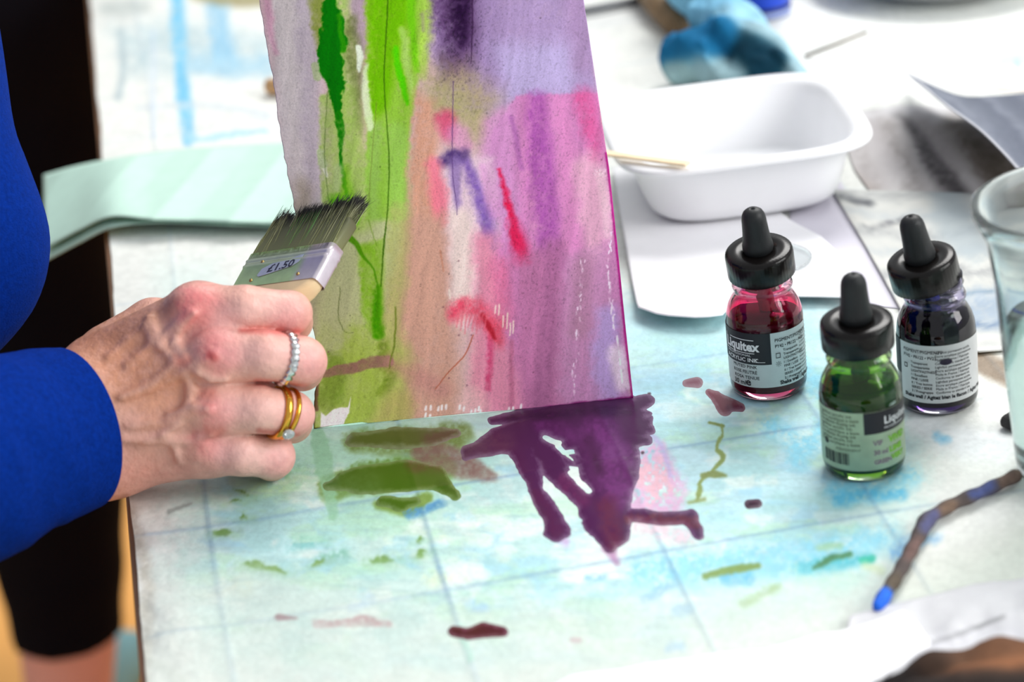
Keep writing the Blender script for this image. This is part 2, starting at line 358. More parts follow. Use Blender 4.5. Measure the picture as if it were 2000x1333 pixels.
# soft ink stains
pc.stroke([(690, 868), (790, 862), (900, 850)], [40, 54, 50], (110, 134, 66), .8, 10, 8, .4)
pc.stroke([(640, 955), (740, 930), (860, 915)], [50, 66, 60], (104, 142, 60), .8, 8, 8, .3)
pc.stroke([(740, 985), (800, 990), (835, 970)], [20, 34, 20], (108, 140, 40), .85, 6, 5)
pc.stroke([(620, 850), (640, 950), (650, 1010)], [30, 34, 16], (142, 196, 160), .75, 4, 6)
pc.stroke([(800, 1005), (860, 985)], 18, (70, 140, 190), .7, 6, 6, .5)
pc.stroke([(830, 880), (900, 905), (960, 930)], [50, 60, 20], (122, 92, 84), .75, 8, 7, .3)
pc.poly([(1230, 880), (1300, 870), (1345, 960), (1330, 1015), (1240, 1020), (1220, 960)], (208, 170, 200), .85, 12, 14, 1.2)
pc.poly([(1240, 910), (1300, 900), (1320, 960), (1270, 990)], (222, 176, 188), .8, 10, 16, 1.5)
pc.stroke([(1240, 830), (1290, 870), (1310, 930)], [12, 10, 8], (170, 160, 206), .7, 5, 4)
pc.stroke([(1250, 1030), (1310, 1045), (1340, 1050)], 30, (216, 190, 200), .7, 10, 8, .8)
pc.stroke([(1085, 1035), (1105, 1060)], [34, 16], (190, 150, 196), .7, 8, 4)
pc.stroke([(1190, 1070), (1205, 1100)], [30, 10], (150, 90, 140), .7, 8, 4)
# drips and marks
pc.stroke([(1386, 826), (1412, 832)], [5, 6], (104, 122, 40), .95, 2, 2)
pc.stroke([(1408, 830), (1411, 846), (1403, 866), (1400, 878), (1410, 888), (1411, 896), (1402, 908), (1392, 918), (1380, 930), (1368, 944), (1367, 962), (1362, 980)], [5, 5, 6, 7, 11, 10, 7, 7, 8, 10, 12, 4], (124, 144, 66), .95, 2.5, 3)
pc.stroke([(1372, 930), (1396, 926), (1418, 930)], [10, 15, 5], (116, 132, 62), .95, 3, 3)
pc.stroke([(1346, 982), (1376, 976)], [6, 8], (132, 148, 84), .8, 3, 2)
for a, b, wd in (((420, 1041), (450, 1039), 13), ((480, 1102), (520, 1112), 13), ((515, 1110), (560, 1118), 7), ((612, 1108), (634, 1094), 9), ((730, 1096), (765, 1092), 13), ((816, 1086), (830, 1080), 9), ((818, 1060), (828, 1058), 6), ((460, 960), (486, 968), 5), ((470, 1010), (482, 1012), 7), ((452, 982), (470, 978), 4)):
    mid = ((a[0]+b[0])/2+3, (a[1]+b[1])/2-2); pc.stroke([a, mid, b], [wd*.5, wd*1.25, wd*.35], (96, 136, 52), .9, 4, 7, .5)
    pc.stroke([(a[0]-10, a[1]+4), (b[0]+14, b[1]+3)], wd*1.6, (150, 196, 150), .35, 9, 8, .8)
pc.stroke([(330, 1000), (372, 985)], [10, 4], (150, 158, 154), .8, 3, 3)
pc.stroke([(618, 1220), (690, 1216), (700, 1214), (762, 1222)], [18, 14, 20, 10], (150, 86, 98), .8, 4, 4, .6)
pc.stroke([(545, 1206), (580, 1209)], [15, 3], (84, 24, 42), .95, 3, 2)
pc.stroke([(1116, 1250), (1132, 1251)], 10, (176, 116, 134), .8, 3, 2)
pc.stroke([(690, 1190), (720, 1170)], 22, (170, 206, 234), .6, 8, 6, .6)
pc.stroke([(915, 1180), (945, 1190)], 20, (130, 186, 226), .7, 8, 6, .8)
for a in ((1285, 1150), (1320, 1195), (1305, 1265), (1150, 1130), (1260, 1170)):
    pc.stroke([a, (a[0]+26, a[1]-4)], 18, (120, 178, 230), .65, 7, 6, .8)
pc.stroke([(900, 1225), (920, 1290)], 14, (120, 206, 176), .6, 6, 4, .5)
pc.stroke([(290, 1290), (360, 1330)], 20, (200, 204, 196), .7, 10, 6)
pc.stroke([(255, 1000), (285, 1120), (280, 1333)], [20, 30, 24], (176, 168, 154), .7, 12, 8, .4)
pc.dots([(1268, 770), (1255, 885), (1090, 905)], 3.2, (60, 30, 50))
pc.poly([(260, 1333), (300, 1100), (900, 1180), (1700, 1150), (2100, 1000), (2100, 1500), (200, 1500)], (198, 208, 198), .6, 50, 20)
pc.C = pc.C*(1-.05*np.clip(fbm(PX/9, PY/5, 30)*2-1, -1, 1))[:, None]
clm = mat('painted_cloth', vcol=True, rough=.55, noise=.03, nscale=120, bump=.25, bscale=500)
cl = add('tablecloth', VC, gridfaces(len(gx), len(gy)), clm, col=pc.C, origin=(.6, .45, TZ))
tag(cl, 'paint-stained white cloth with faint blue grid lines, spread over the table', 'tablecloth')
# ------------------------------------------------------------------ wet ink puddles
wet = mat('wet_ink', vcol=True, rough=.25, spec=.25, bump=.03, bscale=120)
def puddle(strokes, holes, palette, label, h=.0007, wob=3.):
    allp = np.concatenate([np.asarray(s[0], float) for s in strokes]); wmax = max(np.max(s[1]) for s in strokes)
    cor = [onz(px_, py_) for px_ in (allp[:, 0].min()-wmax, allp[:, 0].max()+wmax) for py_ in (allp[:, 1].min()-wmax, allp[:, 1].max()+wmax)]
    lo = np.min(cor, 0); hi = np.max(cor, 0); st = .0006
    n = np.ceil((hi-lo)/st).astype(int)+2
    ax = lo[0]+st*np.arange(n[0]); ay = lo[1]+st*np.arange(n[1]); A, B = np.meshgrid(ax, ay, indexing='ij')
    fx, fy = proj(np.stack([A, B, np.full_like(A, TZ)], -1).reshape(-1, 3))
    nx = fx+wob*(fbm(fx/44, fy/24, 51, 3)-.5)*4; ny = fy+wob*(fbm(fx/44, fy/24, 57, 3)-.5)*3
    D = np.full(fx.shape, 1e9)
    for pts, wd in strokes: D = np.minimum(D, polydist(nx, ny, pts, np.asarray(wd, float)/2))
    for pts, wd in holes: D = np.maximum(D, -polydist(nx, ny, pts, np.asarray(wd, float)/2))
    D = D-3.; H = (np.where(D < 0, .5*h*np.clip(1-np.exp(D/9.), 0, 1), -D*.00004)).reshape(A.shape)
    zs = .00025
    # thin slab: work in index space so that the vertical step can be finer than the plan step
    nz = 9; zz = (np.arange(nz)*zs-.0009)[None, None]
    f = np.maximum(zz-H[:, :, None], -(zz+.0006)).astype(np.float32)
    V, Fq = nets(lambda P: f, (0, 0, 0), (f.shape[0]-1, f.shape[1]-1, nz-1), 1)
    ax_, ay_ = lo[0]+V[:, 0]*st, lo[1]+V[:, 1]*st
    V = np.stack([ax_, ay_, TZ+cloth_h(ax_, ay_)+.0001+(V[:, 2]*zs-.0009)], 1)
    qx, qy = proj(V); pp = Paint(qx, qy, palette[0])
    for pts, wd, c, a, sf in palette[1]: pp.stroke(pts, wd, c, a, sf, 6, .5)
    ii = np.clip(np.round((V[:, 0]-lo[0])/st).astype(int), 0, n[0]-1); jj = np.clip(np.round((V[:, 1]-lo[1])/st).astype(int), 0, n[1]-1)
    dil = sstep(-9, 4, D.reshape(A.shape)[ii, jj]+4*(fbm(qx/9, qy/6, 63, 2)-.5))[:, None]          # ink thins out towards its rim
    pp.C = pp.C*.84; pp.C = pp.C*(1-.36*dil)+.36*dil*np.array([.80, .84, .84])
    return tag(add('ink_puddle', V, Fq, wet, col=pp.C), label, 'puddle')
puddle([([(910, 890), (975, 868), (1050, 850), (1150, 842), (1245, 832)], [16, 44, 70, 76, 56]), ([(960, 826), (1100, 812), (1232, 794)], [10, 40, 26]),
        ([(1240, 800), (1264, 788)], [28, 18]), ([(1235, 830), (1272, 846)], [40, 12]),
        ([(1015, 870), (1038, 920), (1048, 965), (1074, 1010), (1088, 1040)], [46, 34, 22, 28, 38]),
        ([(1060, 880), (1100, 940), (1150, 985), (1172, 1030), (1192, 1072)], [44, 36, 46, 50, 20]),
        ([(1180, 850), (1194, 930), (1190, 990), (1204, 1046)], [116, 108, 84, 48]), ([(1105, 905), (1150, 908)], [8, 14]), ([(1225, 860), (1262, 868)], [50, 12]), ([(1090, 1035), (1106, 1046)], [30, 10]),
        ([(1225, 1012), (1300, 1018), (1350, 1014)], [12, 15, 18]), ([(1350, 1014), (1362, 1052)], [20, 12])],
       [([(1066, 862), (1092, 872)], [18, 24]), ([(1092, 876), (1122, 910)], [22, 12]), ([(1118, 928), (1148, 962)], [20, 26]), ([(1076, 962), (1100, 1000)], [16, 22]), ([(1104, 1004), (1136, 1022)], [22, 20]), ([(1268, 820), (1280, 815)], [12, 12])],
       ((76, 26, 78), [([(1170, 850), (1210, 960)], 70, (120, 50, 122), .85, 24), ([(1060, 830), (1120, 850)], 30, (110, 44, 112), .7, 14), ([(1100, 940), (1140, 980)], 26, (112, 40, 92), .7, 10), ([(1185, 990), (1200, 1060)], 40, (98, 30, 66), .8, 14), ([(1230, 1015), (1360, 1020)], 22, (104, 34, 62), .9, 6), ([(1000, 815), (1230, 800)], 20, (58, 20, 62), .8, 8), ([(890, 880), (980, 870)], 44, (92, 48, 82), .9, 16), ([(1050, 970), (1088, 1040)], 30, (84, 26, 72), .8, 8), ([(1205, 880), (1235, 900)], 36, (126, 66, 130), .7, 14), ([(1150, 860), (1170, 920)], 20, (60, 18, 58), .7, 10)]),
       'branching puddle of wet dark purple ink below the upright painting', .0007, 4.)
puddle([([(690, 866), (770, 860), (850, 858), (890, 850)], [16, 30, 26, 10])], [], ((98, 110, 48), [([(840, 858), (900, 850)], 30, (108, 88, 62), .8, 10)]), 'narrow olive green ink puddle along the foot of the upright painting', .0005, 5.)
puddle([([(640, 958), (700, 945), (780, 936), (850, 940), (892, 974)], [10, 42, 54, 40, 6]), ([(745, 986), (790, 992), (812, 984)], [10, 18, 8])], [], ((80, 118, 22), [([(640, 955), (720, 945)], 50, (96, 134, 50), .7, 16), ([(860, 950), (890, 972)], 24, (66, 108, 10), .8, 6), ([(810, 905), (880, 905)], 34, (104, 92, 44), .8, 12)]), 'ragged leaf green ink puddle spreading in front of the painting', .0006, 5.)
puddle([([(1384, 772), (1400, 782), (1418, 800)], [4, 14, 26]), ([(1418, 796), (1450, 803)], [22, 4])], [], ((136, 66, 82), [([(1425, 800), (1445, 803)], 20, (108, 44, 70), .8, 6)]), 'maroon ink splash beside the pink ink bottle', .0004, 2.)
puddle([([(1340, 756), (1362, 754)], [4, 11])], [], ((146, 92, 108), []), 'tiny dusty pink ink drop behind the maroon splash', .0003, 1.)
puddle([([(1463, 992), (1480, 991)], [8, 7])], [], ((50, 18, 40), []), 'small near black ink drop left of the green ink bottle', .0003, 1.)
puddle([([(888, 1240), (915, 1246), (945, 1238), (982, 1240)], [12, 14, 22, 14])], [], ((84, 14, 30), []), 'dark red ink blot on a crossing of the cloth grid lines', .0004, 2.)
#@@SHEET
# ================================================================== the upright wet painting
SL, SR = onz(612, 838, .0015), onz(1237, 778, .0015)
e1 = (SR-SL)/np.linalg.norm(SR-SL); nh = np.array([-e1[1], e1[0], 0]); LEAN = math.radians(22)
e2 = math.cos(LEAN)*np.array([0, 0, 1.]) + math.sin(LEAN)*nh; SN = np.cross(e1, e2)
nu, nv = 330, 600
u = np.linspace(0, 1, nu); v = np.linspace(0, 1.4, nv)
yl = 838-838*v; yr = 778-838*v
LX = np.interp(-yl, -np.array([838, 790, 765, 735, 715, 690, 640, 600, 500, 400, 340, 260, 150, 60, 0, -340.]), [612, 613, 615, 623, 627, 621, 609, 604, 590, 572, 560, 545, 530, 513, 505, 462.])
LX = LX + 2.2*(fbm(yl/16, yl*0, 70)-.5)*2
RX = np.interp(-yr, -np.array([778, 640, 480, 330, 200, 0, -400.]), [1237, 1222, 1206, 1190, 1170, 1140, 1085.])
U_, V_ = np.meshgrid(u, v)
spx = LX[:, None]+(RX-LX)[:, None]*U_; spy = yl[:, None]+(yr-yl)[:, None]*U_
spy = spy - (np.interp(U_, [0, .08, .15, .17, .5, .74, 1], [0, 3, 4, 1, 1, -1.5, 0]))*np.exp(-V_*30)
P0 = SL; D3 = FW[None, None] + RT*((spx-1000)/F)[..., None] - UP*((spy-666.5)/F)[..., None]
tt = ((P0-CAM)@SN)/(D3@SN); SV = CAM + D3*tt[..., None]
bend = -.004*(1-np.clip(U_/.25, 0, 1))**2*np.clip(V_*2, 0, 1) + .0035*np.sin(U_*math.pi)*np.clip(V_*1.2, 0, 1)
bend = bend + .0004*(fbm(U_*6, V_*7, 77)-.5)
SV = (SV + SN*bend[..., None]).reshape(-1, 3)
X, Y = spx.ravel(), spy.ravel()
ps = Paint(X, Y, (205, 178, 178)); S = ps.stroke
ps.poly([(490, -400), (620, -400), (620, 200), (650, 440), (640, 560), (600, 640), (540, 300)], (206, 197, 194), 1, 24, 8)          # bare greyed left margin
S([(515, -60), (524, 40), (536, 100)], [14, 18, 10], (206, 158, 176), .7, 7, 4)
S([(596, -60), (602, 120), (606, 260), (616, 400)], [40, 46, 40, 30], (182, 170, 180), .6, 14, 6, .3)
S([(580, 380), (590, 470), (610, 640)], [60, 70, 60], (170, 160, 146), .85, 20, 8)
S([(548, 200), (570, 380)], [22, 24], (212, 202, 200), .6, 10, 4)
ps.poly([(640, 380), (720, 300), (800, 300), (800, 700), (690, 850), (610, 850), (612, 620)], (184, 190, 148), .95, 26, 8)             # olive ground
ps.poly([(640, -60), (700, -60), (700, 420), (650, 420)], (168, 186, 118), .9, 10, 6, .4)
S([(622, -60), (628, 40), (632, 90)], [44, 40, 30], (142, 150, 84), .9, 8, 5, .3)
S([(700, -60), (702, 60), (706, 96)], [32, 34, 18], (176, 156, 170), .9, 8, 5)
S([(688, 40), (694, 130), (700, 210), (704, 260)], [24, 32, 26, 10], (114, 120, 78), .7, 9, 6, .4)
S([(640, 200), (644, 300), (652, 420)], [36, 40, 44], (164, 180, 116), .9, 5, 5, .3)
S([(668, 180), (690, 300), (700, 420)], [50, 60, 70], (160, 182, 104), .7, 16, 8, .4)
ps.poly([(716, -80), (850, -80), (846, 0), (822, 130), (800, 260), (792, 430), (716, 430), (718, 240)], (146, 184, 78), 1, 6, 5, .2)  # broad green band
ps.poly([(720, -80), (806, -80), (800, 40), (776, 110), (760, 210), (720, 240)], (112, 170, 24), .95, 14, 6, .3)
S([(836, -60), (836, 60), (826, 150)], [30, 28, 16], (166, 194, 96), .9, 8, 6, .4)
S([(806, -60), (806, 60), (816, 140)], [14, 16, 10], (112, 184, 34), .8, 5, 4)
S([(774, 96), (784, 150), (796, 204)], [10, 15, 6], (88, 186, 12), .95, 4, 4)
S([(786, 60), (798, 130), (806, 180)], [12, 14, 8], (176, 204, 124), .7, 5, 4)
S([(775, 260), (780, 420)], [40, 44], (156, 190, 108), .6, 12, 6)
S([(735, 250), (730, 420)], [24, 26], (150, 178, 108), .6, 10, 6)
S([(640, -60), (648, 20), (652, 70), (646, 100), (650, 140), (658, 190), (662, 222)], [20, 20, 34, 54, 50, 30, 16], (16, 108, 0), 1, 3, 8)   # dark green stroke
S([(662, 222), (665, 262), (664, 285), (668, 320), (674, 350), (680, 385)], [16, 14, 7, 8, 9, 5], (34, 116, 18), .95, 2.2, 5, .4)
S([(676, 330), (684, 420)], [12, 40], (122, 178, 46), .7, 10, 6)
S([(660, 395), (676, 430)], [30, 40], (84, 164, 16), .8, 10, 6)
S([(662, 30), (672, 100)], [8, 10], (60, 140, 20), .8, 3, 4)
S([(700, 94), (704, 112), (702, 138)], [12, 14, 8], (226, 232, 214), .95, 2.5, 3)
S([(718, 128), (713, 160), (716, 200), (724, 250)], [8, 15, 17, 12], (214, 224, 190), .85, 4, 3)
S([(622, 295), (632, 330), (636, 345)], [8, 10, 4], (222, 220, 206), .9, 2, 4)
S([(662, 330), (660, 366)], [22, 16], (178, 190, 146), .6, 6, 5)
for x0, yy in ((616, 140), (626, 310)): S([(x0, yy-12), (x0+4, yy+10)], [14, 16], (170, 182, 140), .8, 2, 3)
# violets
ps.poly([(850, -100), (1160, -100), (1170, 195), (1010, 195), (960, 240), (880, 200), (842, 100)], (170, 150, 184), 1, 14, 8, .1)
ps.poly([(960, 90), (1120, 80), (1130, 185), (990, 195)], (186, 174, 208), .8, 30, 10)
S([(1120, -60), (1140, 120)], [60, 50], (166, 140, 172), .6, 20, 8)
S([(915, -40), (925, 60), (935, 150)], [120, 110, 60], (146, 124, 160), .55, 40, 12, .3)
S([(878, 120), (890, 190)], [60, 70], (150, 134, 140), .6, 26, 12, .4)
S([(884, -80), (890, 30), (896, 90), (892, 140)], [90, 88, 76, 44], (96, 72, 106), .9, 24, 9, .3)
S([(900, -60), (902, 40), (900, 80)], [44, 38, 24], (48, 28, 58), .9, 15, 6, .3)
S([(923, -60), (923, 60), (920, 124)], [3, 3, 2], (66, 44, 74), .8, 1.2, 1)
S([(826, 30), (828, 60)], 8, (150, 140, 130), .6, 4, 2)
ps.poly([(830, 150), (910, 130), (980, 190), (960, 270), (920, 280), (850, 230)], (172, 158, 130), .75, 34, 12, .4)
S([(850, 190), (920, 230), (940, 260)], [50, 44, 30], (168, 164, 120), .55, 26, 10, .4)
ps.poly([(812, 180), (850, 200), (868, 420), (840, 640), (780, 640), (796, 400)], (202, 158, 138), .95, 16, 8, .2)
# magentas
ps.poly([(1010, 188), (1168, 180), (1215, 500), (1230, 790), (960, 810), (930, 480), (960, 260)], (198, 138, 180), 1, 4, 4, .1)
ps.poly([(940, 240), (1010, 192), (1010, 470), (920, 470)], (200, 150, 190), .85, 16, 8)
S([(1050, 195), (1062, 360), (1080, 520)], [34, 50, 36], (164, 98, 162), .75, 12, 8, .4)
S([(1000, 230), (1020, 330)], [10, 10], (160, 104, 160), .6, 5, 4)
S([(1100, 200), (1120, 480)], [26, 34], (214, 148, 190), .6, 12, 8)
S([(1140, 190), (1156, 250), (1164, 310)], [40, 36, 20], (206, 104, 152), .7, 14, 6, .3)
S([(1150, 330), (1160, 430), (1165, 500)], [60, 60, 40], (220, 176, 194), .85, 18, 8)
S([(1175, 340), (1190, 460)], [20, 18], (226, 196, 204), .7, 8, 4)
# centre: red spot, violet heart, pale and pink runs
ps.poly([(862, 300), (960, 310), (970, 440), (920, 640), (880, 640), (868, 430)], (224, 200, 210), .95, 16, 8)
S([(870, 234), (874, 262)], [36, 28], (198, 80, 116), .75, 13, 6)
S([(892, 262), (905, 285)], [40, 30], (206, 150, 186), .7, 12, 6)
S([(866, 318), (884, 308), (900, 306)], [18, 36, 30], (90, 70, 118), .92, 9, 6, .2)
S([(890, 320), (892, 370), (896, 420)], [26, 22, 6], (140, 118, 164), .8, 7, 4)
S([(912, 320), (930, 370), (950, 430), (956, 484)], [16, 26, 30, 18], (128, 100, 166), .85, 10, 6, .2)
S([(848, 320), (856, 380), (862, 430)], [24, 34, 26], (230, 132, 152), .85, 12, 6)
S([(944, 330), (966, 420)], [20, 24], (206, 150, 196), .6, 10, 6)
S([(977, 332), (986, 372), (1000, 430), (1012, 480), (1026, 510)], [5, 9, 14, 22, 18], (202, 44, 82), .92, 6, 6, .3)
S([(1002, 440), (1020, 500)], [24, 34], (196, 60, 100), .7, 14, 6, .3)
# lower half
ps.poly([(796, 420), (870, 420), (890, 620), (900, 830), (760, 840), (740, 660)], (196, 158, 144), .95, 22, 10, .15)
ps.poly([(640, 640), (760, 620), (800, 700), (790, 840), (610, 850), (616, 700)], (166, 182, 104), .85, 26, 12, .3)
S([(900, 430), (905, 540), (900, 620)], [44, 48, 30], (224, 206, 200), .9, 12, 6)
S([(945, 470), (950, 560), (960, 800)], [40, 60, 90], (214, 146, 166), .9, 20, 8)
S([(980, 520), (985, 620)], [40, 40], (206, 120, 150), .6, 16, 8, .4)
ps.poly([(1010, 500), (1100, 480), (1110, 800), (1000, 815)], (182, 124, 158), .85, 20, 8, .2)
S([(1080, 480), (1075, 620), (1060, 780)], [36, 40, 40], (164, 112, 146), .7, 14, 8, .4)
ps.poly([(1100, 500), (1190, 480), (1210, 790), (1090, 800)], (192, 146, 178), .85, 18, 8, .2)
S([(1140, 520), (1130, 640)], [40, 40], (172, 132, 152), .6, 16, 8, .3)
S([(1190, 620), (1180, 700), (1190, 760)], [44, 50, 60], (186, 164, 208), .85, 18, 8)
S([(1204, 690), (1218, 750)], [34, 30], (232, 212, 226), .9, 10, 5)
S([(1130, 760), (1160, 790)], [60, 50], (200, 150, 190), .5, 20, 8)
S([(975, 700), (985, 790)], [60, 70], (214, 150, 172), .7, 18, 8)
S([(960, 660), (955, 760)], [12, 10], (190, 80, 116), .7, 5, 5, .4)
S([(1000, 670), (998, 800)], [10, 8], (176, 110, 136), .7, 4, 3)
S([(920, 790), (930, 820)], [60, 50], (222, 186, 186), .7, 16, 8)
# red mark with scratches
S([(890, 618), (902, 598), (925, 598), (950, 622), (972, 652), (976, 668)], [24, 36, 34, 28, 34, 20], (210, 96, 116), .8, 13, 8, .5)
S([(940, 612), (958, 640), (968, 662)], [8, 12, 6], (166, 52, 66), .8, 3, 4, .4)
for k in range(8): S([(897+k*8, 612), (892+k*7.5, 640+6*(k % 3))], [5, 2], (206, 110, 124), .6, 2, 2)
for k, (a, b, c) in enumerate(((968, 598, 612), (975, 596, 616), (983, 618, 640), (991, 612, 642), (997, 632, 656), (1003, 628, 652))): S([(a, b), (a-1, c)], [3, 2.5], (236, 214, 204), .9, 1.2, 1)
S([(878, 566), (880, 584)], [3, 3], (238, 226, 216), .8, 1.2, 1)
# greens running down at the left
S([(704, 500), (708, 580), (712, 640)], [3, 3, 3], (186, 190, 150), .5, 2)
ps.poly([(703, 480), (748, 470), (750, 640), (735, 656), (715, 640), (704, 600)], (136, 174, 66), .85, 7, 5, .3)
S([(738, 560), (736, 620), (738, 650)], [10, 18, 24], (72, 138, 14), .9, 6, 4, .2)
S([(660, 500), (664, 600), (650, 680)], [44, 50, 50], (176, 178, 146), .7, 16, 8)
S([(778, 420), (772, 560), (765, 660)], [44, 48, 30], (176, 178, 120), .7, 14, 8, .3)
S([(656, 712), (650, 770)], [34, 40], (120, 150, 60), .75, 12, 8, .5)
S([(628, 690), (648, 700), (640, 790)], [16, 40, 30], (130, 146, 76), .7, 10, 8, .4)
S([(690, 690), (720, 740), (700, 800)], [50, 60, 70], (160, 178, 92), .7, 18, 10, .3)
S([(750, 670), (752, 760), (745, 770)], [20, 24, 10], (112, 132, 52), .65, 9, 8, .5)
S([(780, 790), (760, 830)], [60, 60], (180, 170, 116), .7, 16, 8)
S([(616, 734), (660, 724), (700, 716), (732, 706), (760, 706)], [12, 17, 20, 24, 22], (144, 112, 104), .85, 2.6, 3, .2)
S([(760, 706), (860, 760)], [24, 40], (186, 140, 136), .6, 16, 8)
S([(617, 742), (617, 800)], [14, 10], (104, 72, 66), .8, 3, 3)
# thin lines
S([(760, -80), (756, 60), (752, 120), (752, 180), (756, 240), (760, 300), (758, 400), (749, 487), (744, 560)], [2.4, 2.6, 2.6, 2.4, 2.2, 2.6, 2.2, 3.6, 2], (62, 96, 22), .85, 1.1, 1)
S([(680, 462), (694, 474), (710, 501), (728, 524), (736, 555), (736, 620)], [14, 9, 4, 3.5, 4, 4], (78, 134, 20), .85, 1.6, 2)
S([(640, 180), (634, 320), (646, 420)], [2, 2, 2], (90, 110, 60), .6, 1.1, 1)
S([(736, 200), (728, 300), (720, 400)], [1.8, 1.8, 1.8], (120, 130, 70), .6, 1, 1)
S([(886, 160), (884, 260), (884, 330), (894, 420)], [2, 2, 2, 1.6], (90, 66, 110), .7, 1, 1)
S([(924, 655), (910, 690), (875, 729), (850, 760)], [2.4, 2.4, 2.2, 1.6], (166, 96, 76), .8, 1.1, 1)
S([(773, 600), (772, 660), (760, 720)], [3, 4, 2], (100, 116, 44), .75, 1.6, 2)
S([(664, 560), (664, 630), (676, 650), (690, 650)], [1.6, 1.8, 1.8, 1], (80, 90, 50), .6, 1, 1)
S([(720, 430), (736, 480)], [2, 2], (110, 140, 50), .6, 1, 1)
S([(860, 490), (866, 530)], [3, 2], (180, 120, 96), .6, 1.4, 1)
# bare flecks of paper, then wet glints painted into the colour
ps.poly([(626, 806), (635, 813), (651, 799), (665, 796), (679, 796), (686, 776), (681, 806), (672, 830), (660, 834), (626, 836)], (238, 232, 236), 1, 1.6, 2)
S([(628, 690), (622, 722)], [9, 7], (226, 224, 222), .95, 1.5, 1)
for a, b in ((832, 798), (842, 797), (857, 799), (864, 797), (872, 796), (898, 796), (906, 799), (921, 806), (929, 804), (936, 799), (939, 806), (994, 801), (1002, 800), (1018, 795), (832, 812), (840, 815)):
    S([(a, b-4), (a-1, b+3)], [4, 4.5], (238, 228, 230), .95, 1.4, 1)
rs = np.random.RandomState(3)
for k in range(46):  # glints on the wet ridges at the right, painted as pale flecks
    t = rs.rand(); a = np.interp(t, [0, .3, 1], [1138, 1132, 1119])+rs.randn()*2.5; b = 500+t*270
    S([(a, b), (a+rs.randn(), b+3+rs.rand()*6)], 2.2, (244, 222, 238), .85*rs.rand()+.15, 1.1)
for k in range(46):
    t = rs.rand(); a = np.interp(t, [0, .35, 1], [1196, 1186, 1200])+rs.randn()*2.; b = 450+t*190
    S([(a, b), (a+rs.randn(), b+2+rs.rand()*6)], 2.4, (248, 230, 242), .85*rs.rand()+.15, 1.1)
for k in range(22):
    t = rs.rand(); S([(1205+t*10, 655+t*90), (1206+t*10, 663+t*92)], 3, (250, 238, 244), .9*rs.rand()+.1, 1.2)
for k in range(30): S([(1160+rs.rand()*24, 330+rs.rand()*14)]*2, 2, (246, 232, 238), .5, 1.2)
# edges
S(list(zip(np.interp(np.linspace(778, 300, 12), [0, 200, 330, 480, 640, 778], [1140, 1170, 1190, 1206, 1222, 1237])-2, np.linspace(778, 300, 12))), 5, (160, 34, 118), .8, 2, 1)
S([(1000, 806), (1100, 796), (1237, 779)], [6, 13, 10], (112, 24, 92), .9, 2.5, 2)
S([(612, 838), (700, 832), (850, 822), (1010, 806)], 4, (74, 70, 34), .85, 1.5, 1)
S([(712, 833), (850, 823), (1010, 807)], 4, (34, 22, 30), .9, 1.3, 1)
S([(614, 745), (612, 838)], 6, (70, 60, 34), .8, 2, 1)
# the bands of colour run on to the top of the sheet
Cg = ps.C.reshape(nv, nu, 3); r0_ = int(np.argmin(np.abs(yl+40))); uu = np.arange(nu)
for r_ in range(r0_, nv):
    k_ = (r_-r0_)/(nv-r0_); src = np.clip(np.round(uu+9*(fbm(uu/40., np.full(nu, r_/30.), 97)-.5)*2*k_).astype(int), 0, nu-1)
    Cg[r_] = Cg[r0_, src]*(1-.35*k_)+.35*k_*np.array([214, 200, 206])/255.
ps.C = Cg.reshape(-1, 3)
# granulation, streaks, specks
strk = (fbm(X/11+Y*.012+fbm(X/60, Y/60, 83)*2, Y/150, 81, 4)-.5)*1.2; gran = fbm(X/2.6, Y/3.4, 85, 2)-.5
amp = .20+.34*np.exp(-((X-900)/60)**2-((Y-90)/110)**2)+.12*np.exp(-((X-1060)/90)**2-((Y-420)/300)**2)
ps.C = np.clip((ps.C-.72)*1.12+.745, 0, 1)*(1+.13*strk-amp*np.clip(gran*2.4-.12, 0, 1)+.12*gran)[:, None]
_g = ps.C.mean(1, keepdims=True); ps.C = np.clip(1.05*(_g+(ps.C-_g)*1.16), 0, 1)
for k in range(60):
    a, b = 640+rs.rand()*560, rs.rand()*800
    if rs.rand() < .75: S([(a, b)]*2, 1.5+2*rs.rand(), tuple(ps.C[np.argmin((X-a)**2+(Y-b)**2)]*255*.45), .6, 1)
for a, b in ((921, 655), (1027, 641), (866, 600), (641, 688), (1175, 312), (896, 510), (896, 655), (912, 753), (877, 739)): S([(a, b)]*2, 3.4, (110, 56, 74), .6, 1.3)
shm = mat('wet_watercolour', vcol=True, rough=.45, noise=.06, nscale=1300, bump=.15, bscale=900, spec=.08)
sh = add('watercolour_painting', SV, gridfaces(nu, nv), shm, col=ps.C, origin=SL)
tag(sh, 'wet abstract watercolour in green, violet and pink, held upright on the table', 'painting')
solid(sh, .0007)
#@@HAND
# ================================================================== person 1: painting hand, arm, blue jumper
pr_ = thing('person', hp(-420, 700, 40)*np.array([1, 1, 0]), 'person in a royal blue jumper painting with a wide flat brush', 'person')
def cv(x, y, dz): return tocam(hp(x, y, dz))
mm = .001
